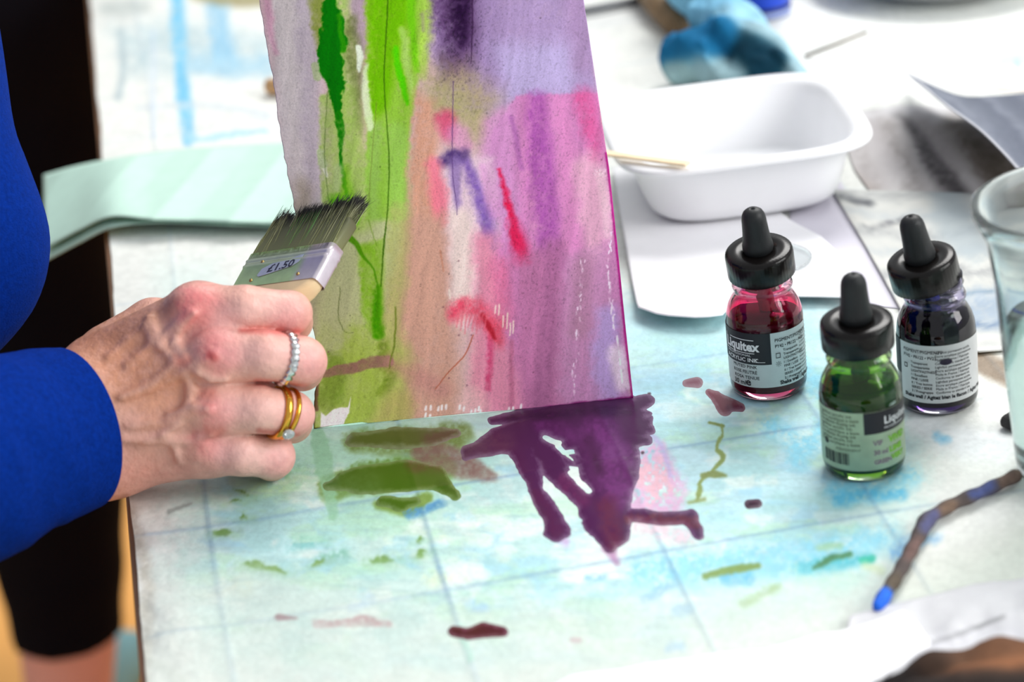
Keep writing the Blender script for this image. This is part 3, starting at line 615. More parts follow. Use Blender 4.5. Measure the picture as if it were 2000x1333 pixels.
# joints: (px, py, dz mm towards viewer), radius mm
FING = {
 'index':  [((392, 612, 3), 12.2), ((480, 603, 8), 9.6), ((566, 612, 3), 9.2), ((572, 630, -16), 8.2), ((545, 640, -34), 7.4), ((505, 640, -42), 6.8)],
 'middle': [((438, 694, 9), 12.6), ((520, 694, 14), 10.4), ((590, 706, 6), 10.2), ((590, 722, -18), 9.0), ((556, 728, -34), 8.0), ((510, 726, -40), 7.4)],
 'ring':   [((430, 796, 7), 12.0), ((505, 799, 10), 10.0), ((568, 810, 2), 9.8), ((570, 826, -20), 8.6), ((538, 830, -36), 7.8), ((495, 826, -40), 7.0)],
 'little': [((408, 876, -2), 11.6), ((470, 884, 2), 9.8), ((532, 892, -5), 9.4), ((530, 900, -18), 8.4), ((502, 892, -27), 7.4), ((470, 884, -30), 6.6)]}
META = [((196, 722, -10), (388, 610, 1), 15.5, 12.0), ((192, 775, -4), (436, 692, 6), 16.5, 12.6), ((196, 838, -4), (428, 796, 4), 16.5, 12.2), ((206, 892, -12), (406, 876, -5), 15.5, 11.8),
        ((230, 760, -20), (370, 680, -16), 17, 14), ((235, 840, -22), (380, 830, -20), 17, 13)]
ARM = [((205, 770, -10), (60, 830, 18), 20, 22), ((212, 885, -14), (60, 905, 14), 18.5, 22), ((60, 865, 16), (-160, 930, 66), 27, 33), ((-160, 930, 66), (-420, 940, 110), 34, 40)]
THUMB = [((214, 690, -24), 13), ((300, 640, -36), 12.5), ((392, 634, -44), 10.5), ((470, 640, -50), 9.2), ((520, 634, -52), 7.8)]
def hand_base(P):
    palm = None
    for a, b, ra, rb in META:
        d = caps(P, cv(*a), cv(*b), ra*mm, rb*mm); palm = d if palm is None else smin(palm, d, .0075)
    for a, b, ra, rb in ARM: palm = smin(palm, caps(P, cv(*a), cv(*b), ra*mm, rb*mm), .011)
    th = None
    for (a, ra), (b, rb) in zip(THUMB[:-1], THUMB[1:]):
        d = caps(P, cv(*a), cv(*b), ra*mm, rb*mm); th = d if th is None else smin(th, d, .003)
    palm = smin(palm, th, .007); res = palm
    for nm, J in FING.items():
        fg = None
        for (a, ra), (b, rb) in zip(J[:-1], J[1:]):
            d = caps(P, cv(*a), cv(*b), ra*mm, rb*mm); fg = d if fg is None else smin(fg, d, .0022)
        res = np.minimum(res, smin(palm, fg, .0060))
    # knuckle bumps
    for c, r in (((430, 690, 15), 8.5), ((384, 598, 8), 8), ((424, 800, 12), 7), ((404, 872, 4), 6.5)):
        res = smin(res, caps(P, cv(*c), cv(c[0]-14, c[1]+2, c[2]), r*mm, r*mm), .006)
    return res
def surf_z(pts):                                      # find the skin depth under each pixel
    out = []
    for (px_, py_) in pts:
        dz = np.arange(40, -60, -.5); Q = tocam(np.array([hp(px_, py_, d) for d in dz])).astype(np.float32)
        f = hand_base([Q[:, 0], Q[:, 1], Q[:, 2]]); k = np.nonzero(f < 0)[0]; out.append(dz[k[0]] if len(k) else -10)
    return out
VEINS = [([(292, 622), (302, 646), (316, 676), (343, 708), (365, 733), (374, 762), (368, 794), (346, 826)], 1.9), ([(345, 676), (362, 702), (388, 726)], 1.9), ([(236, 776), (290, 756), (343, 710)], 1.6), ([(284, 636), (298, 668), (312, 676)], 1.5),
         ([(346, 826), (320, 850), (286, 862)], 1.4), ([(334, 860), (346, 884), (350, 900)], 1.4), ([(380, 612), (352, 640), (338, 672)], 1.3), ([(388, 726), (410, 740), (440, 742)], 1.4), ([(388, 856), (414, 848)], 1.5), ([(404, 800), (380, 796), (330, 812)], 1.3)]
TEND = [([(250, 772), (330, 740), (418, 696)], 2.2), ([(250, 832), (330, 822), (412, 800)], 2.0), ([(240, 858), (320, 858), (395, 866)], 1.8), ([(250, 716), (310, 668), (372, 612)], 2.0), ([(212, 700), (250, 668), (290, 640)], 1.6)]
CHAINS = [(p, r, surf_z(p), 2.0) for p, r in VEINS] + [(p, r, surf_z(p), 1.1) for p, r in TEND]
def hand_full(P):
    f = hand_base(P)
    for pts, r, dz, pro in CHAINS:
        for k in range(len(pts)-1):
            a = cv(*pts[k], dz[k]-r+pro+.4); b = cv(*pts[k+1], dz[k+1]-r+pro+.4)
            lo = np.minimum(a, b)-.008; hi = np.maximum(a, b)+.008
            s0 = [np.searchsorted(P[0][:, 0, 0], [lo[0], hi[0]]), np.searchsorted(P[1][0, :, 0], [lo[1], hi[1]]), np.searchsorted(P[2][0, 0, :], [lo[2], hi[2]])]
            sl = tuple(slice(*q) for q in s0); Q = [p[sl] for p in P]
            f[sl] = smin(f[sl], caps(Q, a, b, r*mm, r*mm), .0022)
    # creases over the bent finger joints and wrist
    return f
c0 = np.array([cv(x_, y_, d_) for x_ in (30, 640) for y_ in (540, 1010) for d_ in (-66, 44)])
HV, HF = nets(hand_full, c0.min(0), c0.max(0), .00105)
hx, hy = proj(toworld(HV)); pk = Paint(hx, hy, (226, 172, 156)); S = pk.stroke
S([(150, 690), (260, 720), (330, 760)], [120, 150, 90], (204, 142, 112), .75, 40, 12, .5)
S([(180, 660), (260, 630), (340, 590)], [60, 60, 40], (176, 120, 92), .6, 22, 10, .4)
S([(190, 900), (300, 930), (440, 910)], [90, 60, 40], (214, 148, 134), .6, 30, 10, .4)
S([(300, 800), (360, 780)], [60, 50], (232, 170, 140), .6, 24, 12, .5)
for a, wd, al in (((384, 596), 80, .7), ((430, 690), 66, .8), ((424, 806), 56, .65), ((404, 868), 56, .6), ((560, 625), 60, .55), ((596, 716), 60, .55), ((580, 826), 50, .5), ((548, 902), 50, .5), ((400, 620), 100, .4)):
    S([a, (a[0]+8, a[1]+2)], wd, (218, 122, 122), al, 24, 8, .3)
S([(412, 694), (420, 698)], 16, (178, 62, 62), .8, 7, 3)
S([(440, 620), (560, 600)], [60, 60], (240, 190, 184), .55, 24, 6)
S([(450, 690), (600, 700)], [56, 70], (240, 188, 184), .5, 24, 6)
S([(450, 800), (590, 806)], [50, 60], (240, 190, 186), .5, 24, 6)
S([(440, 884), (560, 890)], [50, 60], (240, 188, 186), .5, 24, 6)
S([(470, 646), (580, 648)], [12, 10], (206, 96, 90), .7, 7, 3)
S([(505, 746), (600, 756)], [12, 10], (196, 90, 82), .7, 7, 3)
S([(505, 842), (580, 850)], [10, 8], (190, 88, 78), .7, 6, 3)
for pts, r, dz, pro in CHAINS[:len(VEINS)]: S(pts, 9, (214, 166, 152), .45, 5, 2)
for a in ((398, 770), (412, 842), (350, 705)): S([a, (a[0]+14, a[1])], 22, (198, 106, 92), .5, 10, 6)
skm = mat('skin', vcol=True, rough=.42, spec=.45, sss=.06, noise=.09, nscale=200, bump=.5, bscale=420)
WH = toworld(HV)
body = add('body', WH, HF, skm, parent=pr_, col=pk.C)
md = body.modifiers.new('smooth', 'SMOOTH'); md.factor = .5; md.iterations = 2
# sleeve: lofted knit tube with folds
knit = mat('blue_knit', C8(3, 40, 124), rough=.95, spec=.05, noise=.2, nscale=500, bump=.6, bscale=1500)
def loft_tube(centres, radii, seg=96, n=90, fold=.0, seed=0):
    Cw = spline(np.array([hp(*c) for c in centres]), n); R_ = np.array([np.interp(np.linspace(0, 1, n), np.linspace(0, 1, len(radii)), [r[k] for r in radii]) for k in range(2)]).T*mm
    T = np.gradient(Cw, axis=0); T /= np.linalg.norm(T, axis=1)[:, None]
    A = np.cross(T, FW); A /= np.linalg.norm(A, axis=1)[:, None]; B = np.cross(A, T)
    a = np.arange(seg)/seg*2*np.pi; s = np.linspace(0, 1, n)
    SS, AA = np.meshgrid(s, a, indexing='ij')
    dd = fold*((fbm(SS*7+np.sin(AA)*.9, np.cos(AA)*1.6+SS*3, seed, 3)-.5)*2.2)*np.clip(SS*5, .04, 1)
    V = Cw[:, None] + (R_[:, :1]+dd)[..., None]*np.cos(AA)[..., None]*A[:, None] + (R_[:, 1:]+dd)[..., None]*np.sin(AA)[..., None]*B[:, None]
    return V, a
V, a = loft_tube([(144, 838, 4), (100, 850, 13), (36, 868, 28), (-60, 896, 50), (-240, 925, 88), (-480, 930, 130)], [(35, 30), (40, 35), (46, 40), (50, 45), (55, 50), (62, 58)], fold=.0026, seed=12)
V = V.copy(); bulge = np.cos(a)                         # cuff edge tilts so its near side reaches furthest along the wrist
nrow = V.shape[0]
# hem turned inside the cuff
inner = V[0]+(V[0].mean(0)-V[0])*.10+(V[4]-V[0])*.5; inner2 = V[6]+(V[6].mean(0)-V[6])*.14
rim = V[0]+(V[0].mean(0)-V[0])*.04-(V[1]-V[0])*.25
Vt = np.concatenate([inner2[None], inner[None], rim[None], V]).reshape(-1, 3)
add('sleeve', Vt, gridfaces(V.shape[1], nrow+3, True), knit, parent=pr_)
def cvw(x, y, dz): return tocam(hp(x, y, dz))
def torso(P):
    f = caps(P, cvw(-402, -220, -50), cvw(-126, 490, -30), .074, .0425)
    f = smin(f, caps(P, cvw(-390, -220, -50), cvw(-700, -260, 0), .075, .12), .03)
    f = smin(f, caps(P, cvw(-760, -350, 0), cvw(-760, 560, 20), .13, .14), .05)
    f = smin(f, caps(P, cvw(-480, 930, 130), cvw(-760, -200, 60), .058, .07), .03)
    f = smin(f, caps(P, cvw(-114, 486, -30), cvw(-500, 700, -40), .0425, .05), .02)
    n = fbm(np.asarray(P[0])*38+np.asarray(P[2])*20, np.asarray(P[1])*22, 33, 2)-.5
    return f-np.float32(.004)*n
c0 = np.array([cvw(x_, y_, d_) for x_ in (-1450, 130) for y_ in (-1100, 1300) for d_ in (-210, 220)])
TV, TF = nets(torso, c0.min(0), c0.max(0), .005)
add('jumper', toworld(TV), TF, knit, parent=pr_)
# dark trousers under the jumper, out of the picture to the left
px0 = hp(-760, 560, 20)
def legs(P):
    f = None
    for sx in (-.09, .09):
        hip = np.array([px0[0]-.02, px0[1]+sx, TZ+.12]); kn = np.array([px0[0]-.01, px0[1]+sx*1.1, .46]); an = np.array([px0[0]-.05, px0[1]+sx*1.1, .06])
        for q in (caps(P, hip, kn, .085, .062), caps(P, kn, an, .060, .042)): f = q if f is None else smin(f, q, .02)
    return smin(f, caps(P, (px0[0]-.03, px0[1]-.07, TZ+.15), (px0[0]-.03, px0[1]+.07, TZ+.15), .12, .12), .04)
LV, LF = nets(legs, (px0[0]-.22, px0[1]-.3, 0), (px0[0]+.2, px0[1]+.3, TZ+.32), .014)
dark = mat('black_jersey', C8(10, 10, 16), rough=.9, spec=.1, noise=.1, nscale=40)
add('trousers', LV, LF, dark, parent=pr_)
for sx in (-.1, .1):
    V, Fc = tube([(px0[0]-.09, px0[1]+sx, .045), (px0[0]-.05, px0[1]+sx, .05), (px0[0]+.05, px0[1]+sx, .04), (px0[0]+.13, px0[1]+sx, .03)], [.034, .042, .038, .024], 14); add('shoe', V, Fc, dark, parent=pr_)
# rings
gold = mat('gold', C8(226, 168, 66), rough=.18, metal=1., noise=.05); silver = mat('silver', C8(216, 214, 210), rough=.2, metal=1., noise=.08, nscale=900)
gem = mat('diamond', C8(226, 232, 236), rough=.06, trans=.6, ior=2.0)
def ringband(c, ax, R, r, seg=72, lump=0, nl=0, flat=1.8):
    ax = ax/np.linalg.norm(ax); A = np.cross(ax, [0, 0, 1.]); A /= np.linalg.norm(A); B = np.cross(ax, A)
    a = np.arange(seg)/seg*2*np.pi; b = np.arange(10)/10*2*np.pi
    AA, BB = np.meshgrid(a, b, indexing='ij'); rr = r*(1+lump*np.cos(AA*nl))
    rad = R+rr*np.cos(BB); V = c+rad[..., None]*(np.cos(AA)[..., None]*A+np.sin(AA)[..., None]*B)+(rr*np.sin(BB)*flat)[..., None]*ax
    n = seg; I, J = np.meshgrid(np.arange(n), np.arange(10), indexing='ij')
    Fq = np.stack([I*10+J, ((I+1) % n)*10+J, ((I+1) % n)*10+(J+1) % 10, I*10+(J+1) % 10], -1).reshape(-1, 4)
    return V.reshape(-1, 3), Fq
ca, cb = hp(520, 694, 14), hp(590, 706, 6); ax = cb-ca; c = ca+ax*.50
rg = thing('silver_ring', c, 'twisted silver ring with small stones on the middle finger', 'ring')
V, Fq = ringband(c, ax, .01085, .00105, lump=.28, nl=22); add('band', V, Fq, silver, parent=rg)
for k in range(5):
    q = hp(560, 672+14*k, 0); q = c + (q-c) - ax*((q-c)@ax)/(ax@ax); d_ = hp(556+2*k, 668+14*k, 24)-c; d_ -= ax*(d_@ax)/(ax@ax); d_ /= np.linalg.norm(d_)
    V, Fc = lathe([(0, -.0008), (.0012, -.0002), (.0014, .0004), (.0008, .0010), (0, .0011)], 8)
    T3 = np.cross(d_, ax/np.linalg.norm(ax)); Rm = np.stack([ax/np.linalg.norm(ax), T3, d_], 1); add('stone', V@Rm.T + c+d_*.0122, Fc, gem, parent=rg, smooth=False)
ca, cb = hp(505, 799, 10), hp(568, 810, 2); ax = cb-ca; c = ca+ax*.70; axn = ax/np.linalg.norm(ax)
rg = thing('gold_ring', c, 'paired gold bands with a pale stone on the ring finger', 'ring')
V, Fq = ringband(c-axn*.0016, ax, .0106, .0012, flat=1.5); add('band', V, Fq, gold, parent=rg)
V, Fq = ringband(c+axn*.0022, ax+np.array([0, 0, -.002]), .0106, .0009, flat=1.3); add('band', V, Fq, gold, parent=rg)
d_ = hp(562, 850, 14)-c; d_ -= axn*(d_@axn); d_ /= np.linalg.norm(d_); T3 = np.cross(d_, axn); Rm = np.stack([axn, T3, d_], 1)
V, Fc = lathe([(0, -.001), (.0018, 0), (.0026, .0012), (.0027, .0018), (.0015, .0026), (0, .0027)], 10); add('stone', V@Rm.T+c+d_*.0118, Fc, gem, parent=rg, smooth=False)
# ------------------------------------------------------------------ flat brush
def cdir(x_, y_, z_): d = x_*RT+y_*UP-z_*FW; return d/np.linalg.norm(d)
BA = cdir(.37, .77, -.52); BW = cdir(.752, .081, .655); BW = BW-BA*(BW@BA); BW /= np.linalg.norm(BW); BT = np.cross(BW, BA)
if BT@FW > 0: BT = -BT                                 # front face towards the viewer
FB = hp(541, 566, -33)                                 # middle of the ferrule's lower edge
HWd, HT, FL = .0268, .0042, .0205
def bp(a, w_, t): return FB+BA*a+BW*w_+BT*t
br = thing('paintbrush', FB-BA*.02, 'wide flat paintbrush with metal ferrule and price sticker, gripped in the hand', 'paintbrush')
tin = mat('tin', vcol=True, rough=.36, metal=.55, noise=.08, nscale=200, bump=.04, bscale=500)
def rrect(hw, ht, r, n=6):
    pts = []
    for cx, cy, a0 in ((hw-r, ht-r, 0), (-hw+r, ht-r, 90), (-hw+r, -ht+r, 180), (hw-r, -ht+r, 270)):
        for k in range(n+1): t = math.radians(a0+90*k/n); pts.append((cx+r*math.cos(t), cy+r*math.sin(t)))
    return pts
rows = []
for s_, g in ((0, 0), (.012, 0), (.0130, .0005), (.0140, 0), (.0152, 0), (.0162, .0005), (.0172, 0), (.0205, 0), (.0205, -.0006), (.017, -.0006)):
    sec = rrect(HWd+min(g, 0), HT+min(g, 0), .0022); sec = sec[:7]+[(x_, HT+min(g, 0)) for x_ in np.linspace(.022, -.022, 25)]+sec[7:]
    rows.append([bp(s_, x_, y_+math.copysign(g, y_)) for x_, y_ in sec])
rows = np.array(rows); V = rows.reshape(-1, 3); nn = rows.shape[1]
wq = (V-FB)@BW; aq = (V-FB)@BA; tq = (V-FB)@BT; stain = (1-sstep(.010, .016, wq))*(tq > .002)*(.55+.45*((aq < .0125) | (aq > .0175)))
tcol = np.array([[206, 198, 206]])/255.*(1-stain[:, None])+stain[:, None]*np.array([[186, 216, 158]])/255.          # dried film of pale green paint
fe = add('ferrule', V, gridfaces(nn, len(rows), True), tin, parent=br, col=tcol)
brass = mat('brass_nail', C8(196, 170, 110), rough=.3, metal=1.)
for a_, w_ in ((.0036, .0145), (.0036, -.015), (.0142, -.0140)):
    V, Fc = lathe([(.0009, -.0004), (.0009, .0002), (.0006, .0006), (0, .0007)], 10); Rm = np.stack([BW, BA, BT], 1); add('nail', V@Rm.T+bp(a_, w_, HT), Fc, brass, parent=fe)
stk = mat('sticker_paper', C8(176, 186, 206), rough=.6, noise=.14, nscale=220); inkm = mat('dark_print', C8(38, 42, 66), rough=.6, noise=.1)
so = np.array([(-.0125, .0060), (-.0115, .0096), (-.006, .0122), (.002, .0128), (.0098, .0150), (.0118, .0150), (.0108, .0108), (.0075, .0088), (0, .0072), (-.0065, .0058), (-.011, .0050)])
V = np.array([bp(b_, a_, HT+h_) for h_ in (.00015, .0003) for a_, b_ in so]); n_ = len(so)
st = add('price_sticker', V, [tuple(range(n_, 2*n_)), tuple(range(n_))[::-1]]+[(k, (k+1) % n_, n_+(k+1) % n_, n_+k) for k in range(n_)], stk, parent=fe, smooth=False)
tv, tf = text_mesh('£1.50', .0060, 'CENTER', .0001)
V = np.array([bp(.0078+.13*p[0]+p[1], p[0]*1.15+.0006, HT+.00042) for p in tv]); add('lettering', V, tf, inkm, parent=st, smooth=False)
# bristles: solid heart plus individual hairs
rb = np.random.RandomState(5); parts = []; cols = []
rows = []
for s_, k_ in ((.017, .92), (.022, 1.0), (.034, .96), (.041, .8), (.044, .35)):
    rows.append([bp(s_, x_*k_ if s_ > .035 else x_, y_*k_)+BW*(.0018 if s_ > .03 else 0) for x_, y_ in rrect(HWd-.0008, HT-.0008, .002)])
rows = np.array(rows); hv = rows.reshape(-1, 3); hf = [tuple(q) for q in gridfaces(rows.shape[1], len(rows), True)]
parts.append((hv, hf)); cols.append(np.repeat(np.array([(120, 122, 80), (116, 118, 78), (92, 94, 66), (40, 38, 38), (30, 28, 32)])/255., rows.shape[1], 0))
for k in range(2600):
    w0 = (rb.rand()*2-1)*(HWd-.0012); t0 = (rb.rand()*2-1)*(HT-.0008); front = rb.rand() < .62
    if front: t0 = (HT-.0008)-abs(rb.randn())*.0006
    Ln = .0262+.0040*rb.rand()+.0022*(fbm(np.array(w0*170.), np.array(0.), 8)-.5)*2 + (.0026 if rb.rand() < .04 else 0) + .002*(w0/HWd)
    lean = .0015+.0022*rb.randn()*.5; tl = .0016*rb.randn()+(-.004 if front else .0)
    if w0 < -HWd*.86: lean += .0005; Ln += .002*rb.rand()
    pts = [bp(.0185+Ln*s_, w0+lean*s_**2*1.2+.0012*math.sin(s_*3+w0*600)*s_, t0+tl*s_**2*.8) for s_ in (0, .4, .72, .88, 1.)]
    V, Fc = tube(pts, np.array([.00013, .00013, .00012, .0001, .00004]), 3, cap=False); parts.append((V, Fc))
    tone = rb.rand(); root = np.array((196, 196, 150) if tone > .86 else (150, 152, 104) if tone > .4 else (122, 128, 82)); tip = np.array((150, 156, 130) if tone > .95 else (44, 40, 40) if tone > .6 else (22, 18, 24))
    if abs(w0+.002) < .008 and rb.rand() < .6: root = root*np.array([.7, 1.05, .75])
    cols.append(np.repeat(np.array([root, root, root*.72+tip*.28, tip, tip*.9])/255., 3, 0))
V, Fc = merge(parts); hm = mat('bristle_hair', vcol=True, rough=.45, spec=.4)
o = add('bristles', V, np.array([f for f in Fc]), hm, parent=br, col=np.concatenate(cols)); o['kind'] = 'stuff'
# wooden handle: broad shoulder inside the ferrule narrowing to the grip
rows = []
for s_, hw, ht in ((.004, .0262, .0036), (-.0005, .0258, .0040), (-.004, .0235, .0048), (-.009, .0185, .0054), (-.016, .0130, .0056), (-.026, .0100, .0056), (-.040, .0095, .0056), (-.055, .0100, .0054), (-.064, .0080, .0044), (-.066, .002, .001)):
    rows.append([bp(s_, x_, y_) for x_, y_ in rrect(hw, ht, min(hw, ht)*.75)])
rows = np.array(rows); pine = mat('pale_wood', C8(232, 204, 160), rough=.45, noise=.07, nscale=60, stretch=(1, 1, 6))
V = rows.reshape(-1, 3); nn = rows.shape[1]
add('handle', V, [tuple(q) for q in gridfaces(nn, len(rows), True)]+[tuple(range(nn)), tuple((len(rows)-1)*nn+k for k in range(nn))[::-1]], pine, parent=br)
#@@BOTTLES
# ================================================================== ink bottles
capm = mat('black_plastic', C8(16, 13, 12), rough=.24, spec=.3, noise=.1, nscale=80, bump=.02, bscale=300)
rubber = mat('black_rubber', C8(30, 32, 34), rough=.5, spec=.4, noise=.12, nscale=200, bump=.1, bscale=700)
white_print = mat('white_print', C8(226, 228, 230), rough=.5, noise=.04)
black_print = mat('black_print', C8(24, 26, 34), rough=.5, noise=.08)
def glassmat(name, tint):
    m = bpy.data.materials.new(name); m.use_nodes = True; nt = m.node_tree; b = nt.nodes['Principled BSDF']
    b.inputs['Transmission Weight'].default_value = 1; b.inputs['Roughness'].default_value = .02; b.inputs['IOR'].default_value = 1.47
    tc = nt.nodes.new('ShaderNodeTexCoord'); sp = nt.nodes.new('ShaderNodeSeparateXYZ'); nt.links.new(tc.outputs['Object'], sp.inputs[0])
    ns = nt.nodes.new('ShaderNodeTexNoise'); ns.inputs['Scale'].default_value = 150; nt.links.new(tc.outputs['Object'], ns.inputs['Vector'])
    ad = nt.nodes.new('ShaderNodeMath'); ad.operation = 'MULTIPLY_ADD'; ad.inputs[1].default_value = .010; nt.links.new(ns.outputs[0], ad.inputs[0]); nt.links.new(sp.outputs[2], ad.inputs[2])
    cr = nt.nodes.new('ShaderNodeValToRGB'); mr = nt.nodes.new('ShaderNodeMapRange'); mr.inputs[1].default_value = 0; mr.inputs[2].default_value = .060
    nt.links.new(ad.outputs[0], mr.inputs[0]); nt.links.new(mr.outputs[0], cr.inputs[0])
    e = cr.color_ramp.elements; e[0].position = .08; e[0].color = (.92, .95, .94, 1); e[1].position = .14; e[1].color = tint[0]
    k = e.new(.80); k.color = tint[0]; k = e.new(.97); k.color = tint[1]
    nt.links.new(cr.outputs[0], b.inputs['Base Color']); return m
BR = .01705
def ink_bottle(base, ink_col, ink_level, tint, label, pr_col, cap_tilt=(0, 0), cap_shift=(0, 0), pip_col=(200, 200, 200), hue='pink'):
    P = onz(*base, 0.); P[2] = TZ+float(cloth_h(np.array(P[0]), np.array(P[1])))+.0002
    b = thing('ink_bottle', P, label, 'bottle', 'dropper bottles of acrylic ink')
    out = [(0, 0), (.0125, 0), (.0150, .0006), (.0164, .0022), (.0170, .0048), (.0170, .0345), (.0166, .0382), (.0155, .0420), (.0138, .0452), (.0127, .0472), (.0125, .0486), (.0133, .0496), (.0134, .0508), (.0128, .0520), (.0121, .0530), (.0121, .0555), (.0126, .0562), (.0121, .0570), (.0121, .0600)]
    inn = [(.0100, .0600), (.0100, .0485), (.0108, .0468), (.0126, .0440), (.0142, .0412), (.0153, .0375), (.0156, .0340), (.0156, .0060), (.0146, .0042), (.012, .0036), (0, .0038)]
    V, Fc = lathe(out+inn, 56); gl = add('glass', V+P, Fc, glassmat('tinted_glass', tint), parent=b)
    # ink fills the inside, touching the glass
    lv = ink_level; pi = [(0, .0037), (.0121, .0035), (.0147, .0041), (.0157, .0060)]
    for z_, r_ in ((.034, .0157), (.0375, .0154), (.0412, .0143), (.044, .0127), (.0468, .0109), (.0485, .0101), (.058, .0101)):
        if z_ < lv: pi.append((r_, z_))
    r_l = np.interp(lv, [.034, .0375, .0412, .044, .0468, .0485], [.0157, .0154, .0143, .0127, .0109, .0101]); pi += [(r_l, lv), (0, lv)]
    V, Fc = lathe(pi, 48); im = mat('ink', C8(*ink_col), rough=.15, trans=.25 if hue == 'green' else .08, ior=1.36, noise=.15, nscale=90); add('ink', V+P, Fc, im, parent=b)
    # cap, bulb and pipette turn together where the cap sits crooked
    tx, ty = cap_tilt; piv = np.array([0, 0, .058]); right = np.array([RT[0], RT[1], 0]); right /= np.linalg.norm(right); fwd = np.array([FW[0], FW[1], 0]); fwd /= np.linalg.norm(fwd)
    Rm = np.array(Matrix.Rotation(tx, 3, Vector(fwd)) @ Matrix.Rotation(ty, 3, Vector(right))); sh_ = right*cap_shift[0]+np.array([0, 0, cap_shift[1]])
    def turn(V): return (np.asarray(V)-piv)@Rm.T+piv+sh_+P
    V, Fc = lathe([(.0112, .0560), (.0140, .0550), (.0148, .0556), (.0149, .0650), (.0146, .0664), (.0137, .0672), (.0075, .0674), (.0070, .0668), (0, .0668)], 144, 48, .00005)
    cp = add('cap', turn(V), Fc, capm, parent=b)
    V, Fc = lathe([(.0062, .0662), (.0064, .0672), (.0068, .0684), (.0067, .0700), (.0062, .0724), (.0058, .0760), (.0055, .0800), (.00535, .0826), (.0050, .0845), (.0042, .0861), (.0030, .0871), (.0016, .0876), (.0008, .0876), (.0006, .0871), (0, .0871)], 40)
    add('dropper_bulb', turn(V), Fc, rubber, parent=b)
    V, Fc = lathe([(0, .014), (.0012, .014), (.0030, .026), (.0036, .040), (.0036, .0565), (0, .0565)], 20)
    add('pipette', turn(V), Fc, mat('inked_pipette', C8(*pip_col), rough=.2, noise=.3, nscale=120), parent=b)
    phi = math.atan2(CAM[1]-P[1], CAM[0]-P[0])
    def wrap(s, z, r): th = phi+s/BR; return np.array([P[0]+r*math.cos(th), P[1]+r*math.sin(th), P[2]+z])
    def patch(s0, s1, z0, z1, r, n=48, t=.00006):
        ss = np.linspace(s0, s1, n); V = np.array([wrap(s, z, q) for q in (r, r+t) for z in (z0, z1) for s in ss])
        f = [(k, k+1, n+k+1, n+k) for k in range(n-1)]; g = [(2*n+k, 2*n+k+1, 3*n+k+1, 3*n+k) for k in range(n-1)]
        e = [(k, k+1, 2*n+k+1, 2*n+k) for k in range(n-1)]+[(n+k, n+k+1, 3*n+k+1, 3*n+k) for k in range(n-1)]
        return V, f+g+e
    def txt(s, s0, z, size, sx=1., bold=0., align='LEFT', r=BR+.00022):
        V, Fc = text_mesh(s, size, align, bold); return np.array([wrap(s0+p[0]*sx, z+p[1], r) for p in V]).reshape(-1, 3), Fc
    return b, wrap, patch, txt
def finish_label(b, patch_args, m, prints):
    V, Fc = patch_args; lb = add('label', V, Fc, m, parent=b)
    for mt, parts in prints:
        V, Fc = merge(parts); o = add('print', V, Fc, mt, parent=lb, smooth=False); o['kind'] = 'stuff'
    return lb
mmm = .001
paper_white = mat('label_paper', C8(226, 228, 230), rough=.45, noise=.03, nscale=200)
# --- pink ink
b, wrap, patch, txt = ink_bottle((1503, 764), (84, 6, 38), .0372, (C8(232, 92, 140), C8(246, 214, 226)), 'ink bottle of dark muted pink with a black and white front label', 'pink', cap_tilt=(-.08, .15), pip_col=(190, 60, 110))
small = ['Transparent', 'Transparente', 'LIGHTFASTNESS', 'I / Excellent', 'FINE / LISSE', 'II / Tres bonne', 'SERIES / SERIE', '2 / Preisgruppe']
bp_ = [txt('PIGMENT/PIGMENTS', 3.6*mmm, .0292, .0022, .95, .00003), txt('PY42 • PR122 • PV23', 3.6*mmm, .0264, .0021, .9, .00003), txt('MUTED PINK', -17.5*mmm, .0168, .0021, 1.05, .00002), txt('ROSE FEUTRÉ', -17.5*mmm, .0142, .0021, 1.0, .00002), txt('ROSA TENUE', -17.*mmm, .0116, .0021, 1.05, .00002), txt('30 ml', -17.5*mmm, .0086, .0030, 1.05, .00006), txt('e', -10.6*mmm, .0086, .0050, 1.1, .00012), txt('Shake well / Agitez bien', 5.0*mmm, .0088, .0024, .95, .0001)]
for k, t_ in enumerate(small): bp_.append(txt(t_, 7.2*mmm, .0242-.0019*k, .0016, 1.0, .00002))
for k in range(12): bp_.append(txt(['Contents under pigment', 'Nettoyer a leau savon', 'Keep out of reach'][k % 3], 16.5*mmm, .0300-.0017*k, .0014))
fr = BR+.00022
bp_ += [patch(3.8*mmm, 5.8*mmm, .0236, .02385, fr, 4), patch(3.8*mmm, 5.8*mmm, .0215, .02175, fr, 4), patch(3.8*mmm, 4.0*mmm, .0216, .0238, fr, 3), patch(5.6*mmm, 5.8*mmm, .0216, .0238, fr, 3)]
for k in range(8):
    t_ = k*math.pi/4; c_, s_ = math.cos(t_), math.sin(t_)
    ring = np.array([(4.8+.9*c_-.12*s_, 18.7+.9*s_+.12*c_), (4.8+.9*c_+.12*s_, 18.7+.9*s_-.12*c_), (4.8+1.25*c_+.12*s_, 18.7+1.25*s_-.12*c_), (4.8+1.25*c_-.12*s_, 18.7+1.25*s_+.12*c_)])*mmm
    bp_.append((np.array([wrap(q[0], q[1], fr) for q in ring]), [(0, 1, 2, 3)]))
    t2 = (k+1)*math.pi/4; ring = np.array([(4.8+.62*c_, 18.7+.62*s_), (4.8+.62*math.cos(t2), 18.7+.62*math.sin(t2)), (4.8+.46*math.cos(t2), 18.7+.46*math.sin(t2)), (4.8+.46*c_, 18.7+.46*s_)])*mmm
    bp_.append((np.array([wrap(q[0], q[1], fr) for q in ring]), [(0, 1, 2, 3)]))
wr = fr+.0001
